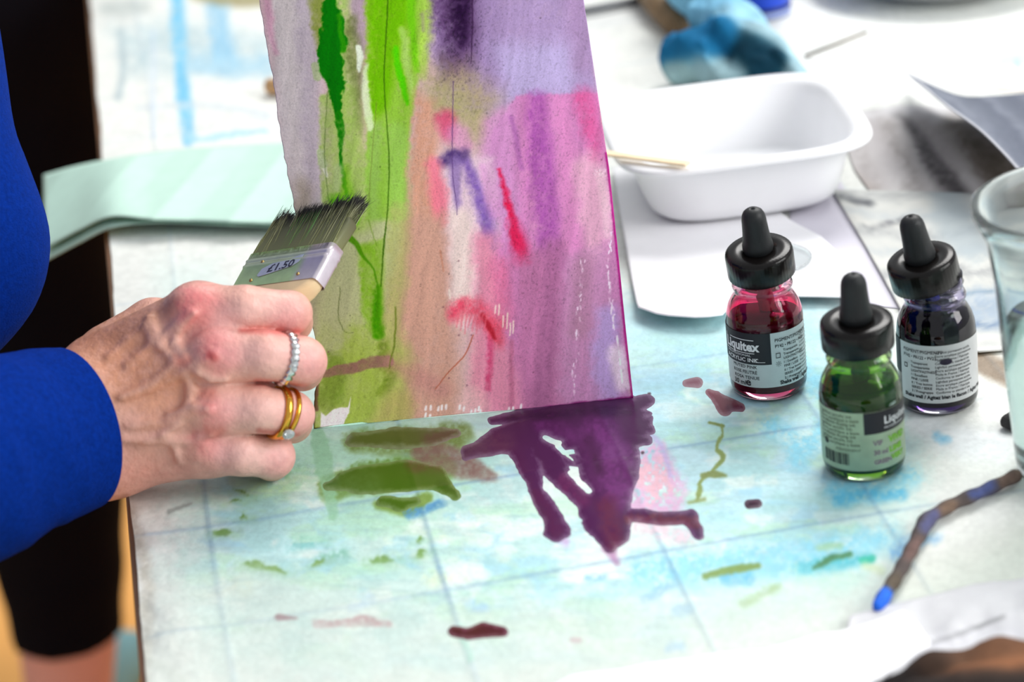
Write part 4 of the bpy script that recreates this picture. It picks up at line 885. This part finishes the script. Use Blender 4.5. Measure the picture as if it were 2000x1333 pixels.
wp = [txt('Liquitex', -22.*mmm, .0252, .0062, .92, .00022, r=wr), txt('PROFESSIONAL', -21.*mmm, .0225, .0015, 1.35, 0, r=wr), txt('ACRYLIC INK', -21.5*mmm, .0200, .0026, 1.12, .00004, r=wr), patch(-18.5*mmm, -5.5*mmm, .0302, .0305, wr, 20), patch(-22*mmm, -5.5*mmm, .0240, .0243, wr, 20), patch(-22*mmm, -21.6*mmm, .0240, .0312, wr, 3), txt('TM', -5.2*mmm, .0212, .0009, 1, 0, r=wr), patch(-5.2*mmm, -1*mmm, .0200, .0202, wr, 8)]
lb = finish_label(b, patch(-30*mmm, 24*mmm, .0078, .0335, BR+.00005, 72), paper_white, [(black_print, [patch(-30*mmm, 1.8*mmm, .0188, .03355, BR+.00014, 48)]), (black_print, bp_), (white_print, wp)])
# --- green ink
green_paper = mat('stained_label_paper', C8(186, 200, 168), rough=.45, noise=.1, nscale=160)
b, wrap, patch, txt = ink_bottle((1689, 917), (36, 92, 6), .0400, (C8(128, 196, 50), C8(206, 236, 170)), 'ink bottle of vivid green with a barcode on its stained label', 'green', cap_tilt=(-.03, .08), pip_col=(30, 110, 20), hue='green')
dk = [patch(.5*mmm, 27*mmm, .0225, .0322, BR+.00014, 40)]; gp = []
gy_ = mat('grey_print', C8(92, 104, 84), rough=.6, noise=.1); gg = mat('green_print', C8(120, 180, 50), rough=.6, noise=.1); vv = mat('violet_print', C8(120, 104, 118), rough=.6, noise=.1)
for k in range(8): gp.append(txt(['Lightfast acrylic ink', 'Encre acrylique a base', 'Acrylfarbe flussig ink'][k % 3], -21*mmm, .0300-.0018*k, .0019, 1.15, .00002))
gp.append(txt('PERMANENT', -12*mmm, .0150, .0016, 1.2))
bars = []; s_ = -19.; rs2 = np.random.RandomState(11)
while s_ < -6.5:
    wd = .22+.5*rs2.rand(); bars.append(patch(s_*mmm, (s_+wd)*mmm, .0086, .0138, BR+.00022, 3)); s_ += wd+.25+.45*rs2.rand()
spot = [(np.array([wrap((-17.5+1.5*math.cos(t_))*mmm, .0175+.0014*math.sin(t_), BR+.0002) for t_ in np.linspace(0, 6.28, 14)[:-1]]), [tuple(range(13))])]
finish_label(b, patch(-27*mmm, 28*mmm, .0062, .0324, BR+.00005, 72), green_paper, [(black_print, dk+bars+spot), (gy_, gp), (white_print, [txt('Liquitex', 9.*mmm, .0262, .0048, 1., .0001, r=wr), txt('PROFESSIONAL', 9.*mmm, .0240, .0014, 1.2, 0, r=wr)]),
    (gg, [txt('VIVID', 11*mmm, .0172, .0040, 1.0, .00025), txt('LIME', 11*mmm, .0128, .0034, 1.1, .0002), txt('VERT', 12*mmm, .0092, .0030, 1.1, .0002)]), (vv, [txt('VIF', 4*mmm, .0172, .0030, 1.0, .0001), txt('30 ml', 4*mmm, .0130, .0028, 1.0, .0001), txt('GREEN', 4*mmm, .0088, .0026, 1., .0001)])])
# --- violet ink with a crooked cap
b, wrap, patch, txt = ink_bottle((1834, 789), (10, 4, 22), .0455, (C8(58, 34, 96), C8(206, 200, 226)), 'ink bottle of near black violet with a crooked cap and white text label', 'violet', cap_tilt=(-.20, .09), cap_shift=(-.0036, .0012), pip_col=(40, 60, 170))
pr2 = [txt('PIGMENT/PIGMENTS', -16*mmm, .0300, .0021, .95, .00002), txt('PY42 • PR122 • PV23', -16*mmm, .0274, .0020, .9, .00002), txt('Shake well / Agitez bien le flacon / Agitar bien', -16*mmm, .0090, .0023, .95, .00009)]
for k, t_ in enumerate(small): pr2.append(txt(t_, -12*mmm, .0248-.0019*k, .0016, 1.0, .00002))
for k in range(12): pr2.append(txt(['Lightfast permanent acrylic', 'Encre acrylique permanente', 'Made in France / Fabrique', 'Conforms to standard ink'][k % 4], -1*mmm, .0302-.0017*k, .0016, .95, .00001))
pr2 += [patch(-15.8*mmm, -14*mmm, .0240, .02425, fr, 4), patch(-15.8*mmm, -14*mmm, .0222, .02245, fr, 4), patch(-15.8*mmm, -15.6*mmm, .0223, .0242, fr, 3), patch(-14.2*mmm, -14*mmm, .0223, .0242, fr, 3)]
smudge = [(np.array([wrap((3.6+2.7*math.cos(t_))*mmm, .0262+.0014*math.sin(t_), fr+.0001) for t_ in np.linspace(0, 6.28, 18)[:-1]]), [tuple(range(17))])]
vio = mat('violet_smudge', C8(34, 26, 54), rough=.5, noise=.2, nscale=400)
finish_label(b, patch(-18.5*mmm, 26*mmm, .0070, .0338, BR+.00005, 72), paper_white, [(black_print, pr2), (vio, smudge), (black_print, [patch(-27*mmm, -18.6*mmm, .0180, .0338, BR+.00008, 12)])])
#@@REST
# ================================================================== white tub, stick, papers and lid
def flat_sheet(name, outline, label, cat, col, z=.0022, t=.0004, paint=None, m=None, n=90, lift=None, wob=0., base=(235, 235, 235)):
    """thin sheet lying on the cloth; outline in photo pixels dropped to the table; a grid clipped to the outline"""
    pts = np.array([onz(px_, py_, z) for px_, py_ in outline]); c = pts.mean(0)
    closed = np.vstack([pts, pts[:1]]); d = np.r_[0, np.cumsum(np.linalg.norm(np.diff(closed, axis=0), axis=1))]; tq = np.linspace(0, d[-1], n, endpoint=False)
    ring = np.stack([np.interp(tq, d, closed[:, k]) for k in range(3)], 1)
    rings = [c+(ring-c)*s_ for s_ in np.linspace(.02, 1, 40)]; V = np.concatenate(rings)
    Fq = gridfaces(n, 40, True)
    if lift is not None: V[:, 2] += lift(*proj(V))
    cc = None
    if paint is not None or m is None:
        px_, py_ = proj(V); p_ = Paint(px_, py_, base)
        if paint: paint(p_)
        cc = p_.C
        m = m or mat(name+'_surface', vcol=True, rough=.6, noise=.03, nscale=90, bump=.1, bscale=500)
    Fl = [tuple(q) for q in Fq]+[tuple(range(n))[::-1]]
    o = add(name, V, Fl, m, col=cc); solid(o, t, 1 if False else -1); tag(o, label, cat); return o
white_pp = mat('white_paper', C8(240, 240, 243), rough=.55, noise=.02, nscale=60)
lil = mat('lilac_layer', C8(214, 211, 222), rough=.6, noise=.03, nscale=50)  # surface of the flat lilac grey layer right of the white sheet
flat_sheet('paper_sheet', [(1540, 400), (1640, 350), (1700, 480), (1768, 604), (1690, 596), (1560, 560)], 'flat lilac grey layer under the white sheet beside the tub', 'paper', None, z=.0018, m=lil)  # lilac grey zone beside the white sheet, laid as a flat layer
flat_sheet('paper_sheet', [(1196, 330), (1225, 500), (1246, 612), (1290, 630), (1370, 636), (1412, 630), (1430, 608), (1460, 592), (1520, 586), (1620, 588), (1690, 592), (1652, 510), (1604, 464), (1550, 436), (1500, 400), (1420, 330), (1300, 310)], 'white paper sheet with a wavy front edge under the tub', 'paper', None, z=.0042, t=.0006, m=white_pp,
           lift=lambda px_, py_: .0035*sstep(540, 640, py_))
# tub
tubm = mat('white_plastic', C8(242, 243, 245), rough=.3, spec=.4, noise=.02, nscale=20)
tc_ = onz(1438, 366, .005); tyaw = math.radians(-3.5)
tub = thing('plastic_tub', np.array([tc_[0], tc_[1], TZ+.0062]), 'white plastic tub with rounded corners and a flared rim', 'tub')
def sq(r, e, z, n=96):
    a = np.arange(n)/n*2*np.pi; cx = np.sign(np.cos(a))*np.abs(np.cos(a))**(2/e); sy = np.sign(np.sin(a))*np.abs(np.sin(a))**(2/e)
    q = np.stack([r*cx, r*sy*1.0, np.full(n, z)], 1); c_, s_ = math.cos(tyaw), math.sin(tyaw)
    return np.stack([q[:, 0]*c_-q[:, 1]*s_, q[:, 0]*s_+q[:, 1]*c_, q[:, 2]], 1)
prof = [(.0005, 3, .001), (.040, 3.6, .001), (.046, 3.8, 0), (.0495, 4, .003), (.0515, 4, .008), (.0570, 4.2, .030), (.0585, 4.2, .0345), (.0640, 4.4, .0350), (.0668, 4.4, .0338), (.0672, 4.4, .0346), (.0655, 4.4, .0366), (.0600, 4.2, .0368), (.0568, 4.2, .0345), (.0552, 4.2, .029), (.0500, 4, .008), (.046, 3.8, .0028), (.040, 3.6, .0022), (.0005, 3, .0022)]
V = np.concatenate([sq(*q) for q in prof])+WLOC[tub]
add('bowl', V, gridfaces(96, len(prof), True), tubm, parent=tub)
# wooden stick across the rim
stickw = mat('birch_wood', C8(236, 214, 178), rough=.6, noise=.08, nscale=80)
A_, B_ = onz(1120, 297, .0445), onz(1345, 327, .0438)
dv = (B_-A_)/np.linalg.norm(B_-A_); sd = np.cross(dv, [0, 0, 1.]); sd /= np.linalg.norm(sd)
V, Fc = boxmesh((A_+B_)/2+np.array([0, 0, .0016]), dv*np.linalg.norm(B_-A_)/2, sd*.0028, np.array([0, 0, .0008])); o = add('wooden_stick', V, Fc, stickw, smooth=False); bevel(o, .0006); tag(o, 'pale flat wooden stirring stick resting across the tub rim', 'stick')
# clear lid
clear = mat('clear_plastic', C8(232, 240, 240), rough=.05, trans=1., ior=1.3)
lc = onz(1508, 500, .0075); a = np.arange(64)/64*2*np.pi
V, Fc = lathe([(0, 0), (.0175, 0), (.0190, .0004), (.0195, .0018), (.0191, .0019), (.0186, .0009), (.0172, .0005), (0, .0005)], 64)
tag(add('petri_dish', V+np.array([lc[0], lc[1], TZ+.0046]), Fc, clear), 'small clear round plastic dish lying behind the pink ink bottle', 'dish')
# ------------------------------------------------------------------ grey paintings at the right
def pg(p):
    for k in range(16):
        yy = 380+k*19; p.stroke([(1600, yy-6), (1750, yy+4), (2080, yy-16)], [10, 16, 12], [(150, 152, 154), (206, 206, 200), (176, 184, 188), (222, 220, 212)][k % 4], .55, 9, 14, .8)
    p.stroke([(1640, 385), (1700, 398)], [10, 14], (70, 74, 80), .8, 6, 6, .5); p.stroke([(1690, 450), (1760, 430)], [8, 14], (96, 98, 104), .7, 7, 8, .5)
    p.stroke([(1850, 385), (1860, 430), (1900, 480)], [60, 80, 60], (170, 184, 190), .7, 20, 8); p.stroke([(1880, 575), (2050, 560)], [6, 10], (96, 126, 150), .8, 5, 4)
    p.stroke([(1880, 610), (2060, 600)], [70, 70], (150, 168, 186), .7, 24, 10, .5); p.stroke([(1900, 640), (2050, 620)], [10, 14], (90, 116, 150), .6, 8, 8, .6); p.stroke([(1900, 684), (2050, 676)], [8, 8], (236, 236, 232), .9, 3, 1)
pa1 = lambda p: ([p.stroke([(1610+k*42, 190), (1680+k*40, 300), (1740+k*36, 420)], [26, 30, 26], [(150, 142, 142), (204, 202, 202), (120, 112, 110), (186, 182, 182)][k % 4], .5, 18, 16, .8) for k in range(10)],
    p.stroke([(1752, 222), (1790, 262), (1830, 330), (1880, 390)], [14, 26, 34, 40], (74, 70, 72), .85, 12, 8, .4), p.stroke([(1860, 250), (1960, 330), (2020, 380)], [30, 70, 90], (96, 86, 74), .85, 30, 8, .3), p.stroke([(1640, 330), (1700, 380)], [20, 40], (156, 146, 142), .8, 14, 6),
    p.stroke([(1660, 230), (1760, 215), (1900, 210)], [26, 30, 40], (224, 224, 226), .7, 18, 10), p.stroke([(1700, 250), (1740, 330)], [40, 40], (176, 170, 172), .6, 20, 8))
flat_sheet('ink_painting', [(1630, 225), (1760, 205), (2060, 215), (2080, 400), (1720, 405), (1668, 330)], 'monochrome grey and black ink painting lying behind the streaked grey sheet', 'painting', None, z=.0022, paint=pa1, base=(190, 186, 186), n=120)
flat_sheet('ink_painting', [(1625, 370), (1780, 373), (2100, 384), (2110, 672), (1995, 680), (1905, 688), (1760, 606), (1690, 480)], 'pale sheet streaked with grey and blue washes behind the violet bottle', 'painting', None, z=.0034, t=.0006, paint=pg, base=(196, 198, 194), n=140)
# curled blue grey sheet
low = [(1772, 143), (1800, 166), (1850, 206), (1920, 258), (1962, 300), (2000, 344), (2060, 410)]; top = [(1776, 144), (1822, 166), (1876, 186), (1950, 186), (2000, 182), (2060, 178), (2140, 176)]
nl, nr = 60, 24; lw = spline(np.array([[*q] for q in low], float), nl); tp = spline(np.array([[*q] for q in top], float), nl)
V = []
for j in range(nr):
    s_ = j/(nr-1)
    for i in range(nl):
        q = lw[i]*(1-s_)+tp[i]*s_; V.append(onz(q[0], q[1], .034*(1-s_)**1.5+.010+.004*math.sin(i*.12)))
V = np.array(V); qx, qy = proj(V); p_ = Paint(qx, qy, (84, 90, 106))
for k in range(9): p_.stroke([(1780+k*30, 150+k*4), (1880+k*30, 230+k*6), (1960+k*30, 330+k*6)], [14, 18, 14], [(66, 74, 92), (112, 118, 132), (78, 86, 102)][k % 3], .6, 9, 12, .7)
p_.stroke([tuple(q) for q in lw[::6]], 5, (206, 206, 210), .8, 2, 2)
o = add('curled_painting', V, gridfaces(nl, nr), mat('curled_surface', vcol=True, rough=.6, noise=.05, nscale=120, bump=.15, bscale=600), col=p_.C); solid(o, .0008); tag(o, 'blue grey painted sheet with a curled up deckled edge, right of the tub', 'painting')
flat_sheet('paper_scrap', [(1890, 172), (1930, 140), (1960, 96), (2080, 90), (2100, 176), (1960, 178)], 'paper scrap printed pale blue and peach beyond the curled sheet', 'paper', None, z=.0022, base=(244, 240, 236), paint=lambda p: (p.stroke([(1960, 118), (2060, 112)], [26, 40], (188, 220, 234), .9, 6, 4), p.stroke([(1950, 168), (2060, 160)], [18, 26], (240, 206, 190), .9, 8, 4), p.stroke([(1985, 118), (1990, 134)], 6, (120, 160, 190), .6, 4)))
# ------------------------------------------------------------------ glass jar at the right edge
jb = onz(2136, 925, .0); jar = thing('glass_jar', np.array([jb[0], jb[1], TZ+.0022]), 'tall clear glass water jar with a thick flared rim', 'jar')
H_ = .118; glass = mat('clear_glass', C8(242, 249, 248), rough=.06, trans=.96, ior=1.2, noise=.01)
prof = [(0, 0), (.028, 0), (.0305, .002), (.0312, .006), (.034, .040), (.0375, .085), (.0405, .104), (.0438, .110), (.0455, .114), (.0455, .117), (.0440, .118), (.0422, .1165), (.0392, .106), (.0355, .085), (.0320, .040), (.0294, .007), (.028, .0055), (0, .0055)]
V, Fc = lathe(prof, 72); add('glass', V+WLOC[jar], Fc, glass, parent=jar)
V, Fc = lathe([(0, .0054), (.0281, .0054), (.0295, .007), (.0321, .040), (.0340, .066), (0, .066)], 60); add('water', V+WLOC[jar], Fc, mat('tinted_water', C8(226, 240, 238), rough=.03, trans=1., ior=1.33), parent=jar)
# charcoal lump, twig
def blob_obj(name, prims, cols, label, cat, h, k, m=None, noise=.0, nsc=60., parent=None, group=None):
    Q = [(np.array(a), np.array(b), ra, rb) for a, b, ra, rb in prims]; allp = np.array([q for a, b, ra, rb in Q for q in (a-max(ra, rb), a+max(ra, rb), b-max(ra, rb), b+max(ra, rb))])
    def fun(P):
        f = None
        for a, b, ra, rb in Q: d = caps(P, a, b, ra, rb); f = d if f is None else smin(f, d, k)
        if noise: f = f-np.float32(noise)*(fbm(np.asarray(P[0])*nsc+np.asarray(P[2])*nsc*.7, np.asarray(P[1])*nsc-np.asarray(P[2])*nsc*.4, 91, 3)-.5)
        return np.maximum(f, np.float32(TZ+.0024)-P[2])
    lo = allp.min(0)-3*h-noise; lo[2] = TZ+.0024-2*h; V, Fq = nets(fun, lo, allp.max(0)+3*h+noise, h)
    w_ = np.zeros((len(V), len(Q))); VP = [V[:, 0], V[:, 1], V[:, 2]]
    for i, (a, b, ra, rb) in enumerate(Q): w_[:, i] = np.exp(-np.clip(caps([p.astype(np.float32) for p in VP], a, b, ra, rb), -.02, .2)/(k*.25+1e-4))
    w_ /= w_.sum(1, keepdims=True); C_ = w_@(np.array(cols)/255.)
    C_ = C_*(1+.25*(fbm(V[:, 0]*90, V[:, 1]*90+V[:, 2]*70, 95)-.5))[:, None]
    o = add(name, V, Fq, m or mat(name+'_surface', vcol=True, rough=.85, spec=.15, noise=.08, nscale=300, bump=.4, bscale=700), col=C_); return tag(o, label, cat, group)
blob_obj('charcoal_lump', [(onz(1972, 826, .004), onz(1990, 818, .005), .0042, .0050), (onz(1984, 836, .003), onz(1996, 828, .003), .0035, .004)], [(70, 68, 68), (54, 52, 54)], 'small dark charcoal lump behind the glass jar', 'charcoal', .0009, .002, noise=.002, nsc=160)
tw = [(1992, 926), (1960, 942), (1925, 958), (1878, 978), (1838, 998), (1812, 1016), (1796, 1044), (1776, 1082), (1752, 1126), (1730, 1160), (1712, 1190)]
tp_ = spline(np.array([onz(px_, py_, .0052) for px_, py_ in tw]), 90); rr = .0027+.00025*np.sin(np.arange(90)*.7)+.0007*np.exp(-((np.arange(90)-41)/5.)**2); rr[:3] *= [.6, .9, 1.]; rr[-3:] *= [1, .85, .5]
V, Fc = tube(tp_, rr, 12); V[:, 2] = np.maximum(V[:, 2], TZ+.0024); qx, qy = proj(V); p_ = Paint(qx, qy, (78, 68, 66))
p_.stroke([(1990, 928), (1965, 938)], 30, (120, 96, 84), .8, 8, 6); p_.stroke([(1935, 952), (1905, 965)], 26, (70, 86, 150), .8, 10, 8); p_.stroke([(1860, 986), (1840, 996)], 24, (126, 100, 80), .8, 8, 5); p_.stroke([(1826, 1004), (1806, 1028)], 26, (76, 80, 128), .8, 10, 6)
p_.stroke([(1790, 1060), (1776, 1082)], 24, (110, 80, 74), .7, 10, 5); p_.stroke([(1750, 1130), (1735, 1150)], 24, (92, 80, 62), .7, 10, 5); p_.stroke([(1728, 1164), (1708, 1196)], 34, (24, 98, 214), 1, 5, 3)
tag(add('painting_twig', V, Fc, mat('twig_bark', vcol=True, rough=.8, noise=.2, nscale=300, bump=.5, bscale=500), col=p_.C), 'crooked dark twig with a bright blue paint-dipped tip', 'twig')
# ------------------------------------------------------------------ foreground papers and brown rag
flat_sheet('paper_sheet', [(1660, 1210), (1900, 1150), (2100, 1120), (2150, 1400), (1600, 1460)], 'pale grey crumpled paper in front of the twig', 'paper', None, z=.0024, base=(204, 204, 207), paint=lambda p: (p.stroke([(1800, 1262), (1860, 1244), (1960, 1206)], [8, 10, 6], (120, 120, 124), .85, 4, 2), p.stroke([(1700, 1290), (1990, 1250)], [50, 60], (206, 206, 212), .7, 20, 10)), lift=lambda px_, py_: .003*fbm(px_/60, py_/40, 13))
flat_sheet('paper_sheet', [(1020, 1352), (1140, 1308), (1300, 1284), (1500, 1262), (1640, 1226), (1762, 1188), (1790, 1212), (1818, 1250), (1740, 1300), (1680, 1360), (1500, 1420), (1100, 1440)], 'clean white folded paper strip nearest the brown rag', 'paper', None, z=.0065, t=.0012, m=white_pp, lift=lambda px_, py_: .004*fbm(px_/90, py_/50, 17)-.0035)
blob_obj('stained_rag', [(onz(1740, 1372, .005), onz(1830, 1342, .006), .008, .011), (onz(1830, 1342, .006), onz(1960, 1334, .006), .011, .013), (onz(1960, 1334, .006), onz(2100, 1324, .006), .013, .013), (onz(1800, 1410, .006), onz(2060, 1400, .008), .014, .016), (onz(1900, 1365, .010), onz(2040, 1355, .010), .010, .012)], [(30, 26, 26), (92, 66, 50), (122, 84, 60), (40, 34, 32), (140, 92, 62)], 'crumpled rust brown and black stained rag', 'rag', .0016, .006, noise=.006, nsc=55)
# ------------------------------------------------------------------ things at the back of the table
def gp_(x_, y_, z_): return onz(x_, y_, z_)
blob_obj('cleaning_rag', [(gp_(1330, -30, .030), gp_(1450, 60, .030), .013, .014), (gp_(1450, 60, .030), gp_(1555, 150, .012), .014, .008), (gp_(1330, 100, .022), gp_(1400, 90, .026), .012, .014), (gp_(1400, 95, .020), gp_(1500, 130, .018), .013, .012), (gp_(1325, 140, .012), gp_(1390, 124, .016), .009, .011), (gp_(1390, 128, .016), gp_(1455, 150, .012), .011, .009), (gp_(1380, 30, .020), gp_(1440, 100, .020), .012, .012), (gp_(1500, 140, .010), gp_(1560, 155, .006), .010, .006)],
    [(120, 178, 208), (160, 192, 202), (22, 104, 150), (10, 52, 70), (160, 194, 198), (150, 182, 190), (14, 80, 112), (166, 200, 212)], 'crumpled teal and pale blue cleaning rag behind the tub', 'rag', .0022, .005, noise=.015, nsc=70)
V, Fc = tube([gp_(1250, -40, .012), gp_(1290, 10, .012), gp_(1325, 52, .010)], [.009, .0095, .008], 14); tag(add('brown_handle', V, Fc, mat('brown_wood', C8(132, 106, 76), rough=.6, noise=.2, nscale=50)), 'round brown wooden handle poking out from under the blue rag', 'handle')
bb = gp_(1492, 29, 0); bo = thing('paint_bottle', np.array([bb[0], bb[1], TZ+.0022]), 'blue plastic paint bottle with a dark band standing behind the rag', 'bottle')
bl = mat('blue_plastic', C8(16, 70, 205), rough=.3, noise=.06); V, Fc = lathe([(0, 0), (.0165, 0), (.0175, .001), (.0175, .062), (.016, .068), (.008, .074), (.008, .084), (0, .084)], 40); add('body', V+WLOC[bo], Fc, bl, parent=bo)
V, Fc = lathe([(.0176, .0005), (.0177, .0008), (.0177, .0030), (.0176, .0034)], 40); add('base_band', V+WLOC[bo], Fc, mat('pale_blue_band', C8(160, 176, 226), rough=.4, noise=.05), parent=bo)
V, Fc = lathe([(.0176, .0040), (.0178, .0042), (.0178, .0060), (.0176, .0063)], 40); add('dark_band', V+WLOC[bo], Fc, mat('navy_band', C8(24, 30, 60), rough=.4, noise=.05), parent=bo)
V, Fc = lathe([(.0085, .084), (.0085, .096), (.007, .098), (0, .098)], 24); add('cap', V+WLOC[bo], Fc, mat('white_cap', C8(230, 230, 230), rough=.4, noise=.03), parent=bo)
# white plate
pc_ = gp_(1850, -40, 0); V, Fc = lathe([(0, .002), (.05, .002), (.055, 0), (.058, .001), (.080, .012), (.086, .0135), (.0865, .0148), (.080, .0145), (.058, .0035), (0, .0035)], 80)
tag(add('plate', V*np.array([1, 1, 1])+np.array([pc_[0], pc_[1], TZ+.0022]), Fc, tubm), 'wide white plate with a raised rim beyond the thin stick', 'plate')
dark_wood = mat('dark_stick', C8(126, 112, 100), rough=.6, noise=.2, nscale=80)
V, Fc = tube([gp_(1571, 110, .003), gp_(1630, 88, .010), gp_(1694, 62, .018)], [.0013, .0012, .0009], 8); tag(add('thin_stick', V, Fc, dark_wood), 'thin grey brown stick with one end propped up near the rag', 'stick')
V, Fc = tube([gp_(1080, 34, .005), gp_(1180, 14, .005), gp_(1280, -6, .005)], .0024, 10); tag(add('pencil', V, Fc, mat('dark_pencil', C8(84, 88, 96), rough=.5, noise=.1)), 'dark grey pencil lying beyond the upright painting', 'pencil')
V, Fc = tube([gp_(519, 168, .007), gp_(524, 168, .007), gp_(600, 172, .007), gp_(700, 176, .007)], [.0028, .0048, .0046, .0040], 14); tag(add('cork_stick', V, Fc, mat('cork', C8(206, 160, 110), rough=.7, noise=.2, nscale=200)), 'light brown rounded wooden stick end behind the upright painting', 'stick')
# ------------------------------------------------------------------ folded green paper over the table edge
tope = [(84, 342), (140, 326), (205, 312), (300, 297), (400, 288), (560, 278), (760, 266)]; bote = [(86, 486), (150, 452), (213, 424), (300, 428), (400, 431), (570, 438), (760, 446)]
zt = [-.010, .000, .009, .011, .011, .011, .011]; zb = [-.014, -.002, .012, .0115, .0105, .0090, .0085]
def greenlayer(off, dzz, nl=90, nr=30):
    T_ = spline(np.array([[*q, z_] for q, z_ in zip(tope, zt)]), nl); B2 = spline(np.array([[q[0]+off[0]*(1-min(1, max(0, (q[0]-200)/100))), q[1]+off[1]*(1-.7*min(1, max(0, (q[0]-200)/100))), z_] for q, z_ in zip(bote, zb)]), nl)
    V = []
    for j in range(nr):
        s_ = j/(nr-1)
        for i in range(nl):
            q = B2[i]*(1-s_)+T_[i]*s_; u_ = i/(nl-1); cre = .0020*(1-abs(((u_*4.6-s_*.8) % 1)*2-1)**.6)
            V.append(onz(q[0], q[1], q[2]+dzz+cre))
    return np.array(V), gridfaces(nl, nr)
greenm = mat('mint_paper', C8(190, 222, 208), rough=.7, noise=.03, nscale=80, bump=.15, bscale=700)
gt = thing('folded_paper', onz(330, 400, .002), 'mint green folded paper towel hanging over the table edge', 'paper towel')
V, Fq = greenlayer((0, 0), 0); solid(add('upper_layer', V, Fq, greenm, parent=gt), .0006)
V, Fq = greenlayer((6, 22), -.0042); solid(add('lower_layer', V, Fq, greenm, parent=gt), .0006)
# ================================================================== person 2: legs beyond the table corner
def fl(px_, py_): d = ray(px_, py_); return CAM+d*(-CAM[2]/d[2])
ft = fl(140, 1490)
p2 = thing('person', np.array([ft[0], ft[1], 0]), 'person in black cropped leggings standing beside the far table corner', 'person')
Y0 = ft[1]
def lp(px_, py_): return onplane(px_, py_, ft, np.array([0, 1., 0]))
PPM = F/((ft-CAM)@FW)
LC = [((140, 1440), 62), ((134, 1330), 70), ((132, 1235), 78), ((116, 1100), 94), ((96, 960), 112), ((66, 640), 138), ((24, 300), 170), ((10, 0), 186), ((-30, -260), 206)]
L1 = [(lp(*a), lp(*b), ra/PPM, rb/PPM) for (a, ra), (b, rb) in zip(LC[:-1], LC[1:])]
hipc = lp(-30, -260); X0 = hipc[0]+.075; HEM = lp(132, 1240)[2]
L2 = [((X0-.30, Y0+.06, .07), (X0-.30, Y0+.06, .25), .031, .044), ((X0-.30, Y0+.06, .25), (X0-.30, Y0+.05, .47), .052, .058), ((X0-.30, Y0+.05, .47), (X0-.20, Y0+.02, hipc[2]), .062, .09)]
TR = [((X0-.19, Y0+.01, .88), (X0-.09, Y0, .88), .115, .115), ((X0-.135, Y0, .95), (X0-.135, Y0, 1.32), .12, .125), ((X0-.25, Y0, 1.38), (X0-.02, Y0, 1.38), .07, .07), ((X0-.27, Y0, 1.38), (X0-.32, Y0-.03, 1.10), .05, .042), ((X0, Y0, 1.38), (X0+.05, Y0-.03, 1.10), .05, .042), ((X0-.32, Y0-.03, 1.10), (X0-.30, Y0-.18, .95), .04, .03), ((X0+.05, Y0-.03, 1.10), (X0+.03, Y0-.18, .95), .04, .03)]
HD = [((X0-.135, Y0, 1.40), (X0-.135, Y0-.01, 1.52), .052, .052), ((X0-.135, Y0-.02, 1.58), (X0-.135, Y0-.01, 1.66), .075, .088), ((X0-.135, Y0-.10, 1.595), (X0-.135, Y0-.085, 1.62), .012, .010)]
def uni(prims, grow=0.):
    def f(P):
        r = None
        for a, b, ra, rb in prims: d = caps(P, a, b, ra+grow, rb+grow); r = d if r is None else smin(r, d, .03)
        return r
    return f
V, Fq = nets(uni(L1+L2+TR+HD), (X0-.5, Y0-.35, .02), (X0+.3, Y0+.25, 1.80), .011)
add('body', V, Fq, mat('leg_skin', C8(240, 176, 164), rough=.5, noise=.06, nscale=30), parent=p2)
def cl_leg(P): return np.maximum(uni(L1+L2+TR[:1], .006)(P), np.maximum(np.float32(HEM)-P[2], P[2]-np.float32(1.0)))
V, Fq = nets(cl_leg, (X0-.5, Y0-.35, .04), (X0+.3, Y0+.25, 1.1), .009); navy = mat('black_leggings', C8(13, 12, 20), rough=.85, spec=.1, noise=.1, nscale=30); add('leggings', V, Fq, navy, parent=p2)
def cl_top(P): return np.maximum(uni(TR, .010)(P), np.float32(.90)-P[2])
V, Fq = nets(cl_top, (X0-.5, Y0-.35, .8), (X0+.25, Y0+.25, 1.5), .012); add('top', V, Fq, dark, parent=p2)
teal = mat('teal_shoe', C8(130, 190, 200), rough=.6, noise=.1, nscale=60)
toe = fl(262, 1322); hd = (toe-ft)/np.linalg.norm(toe-ft)
for base in (np.array([ft[0], ft[1], 0]), np.array([X0-.30, Y0+.06, 0])):
    V, Fc = tube([base+hd*d_+np.array([0, 0, z_]) for d_, z_ in ((-.06, .04), (0, .05), (.06, .042), (.13, .030), (.17, .022))], [.024, .038, .036, .028, .012], 16); V[:, 2] = np.maximum(V[:, 2], .0012); add('shoe', V, Fc, teal, parent=p2)
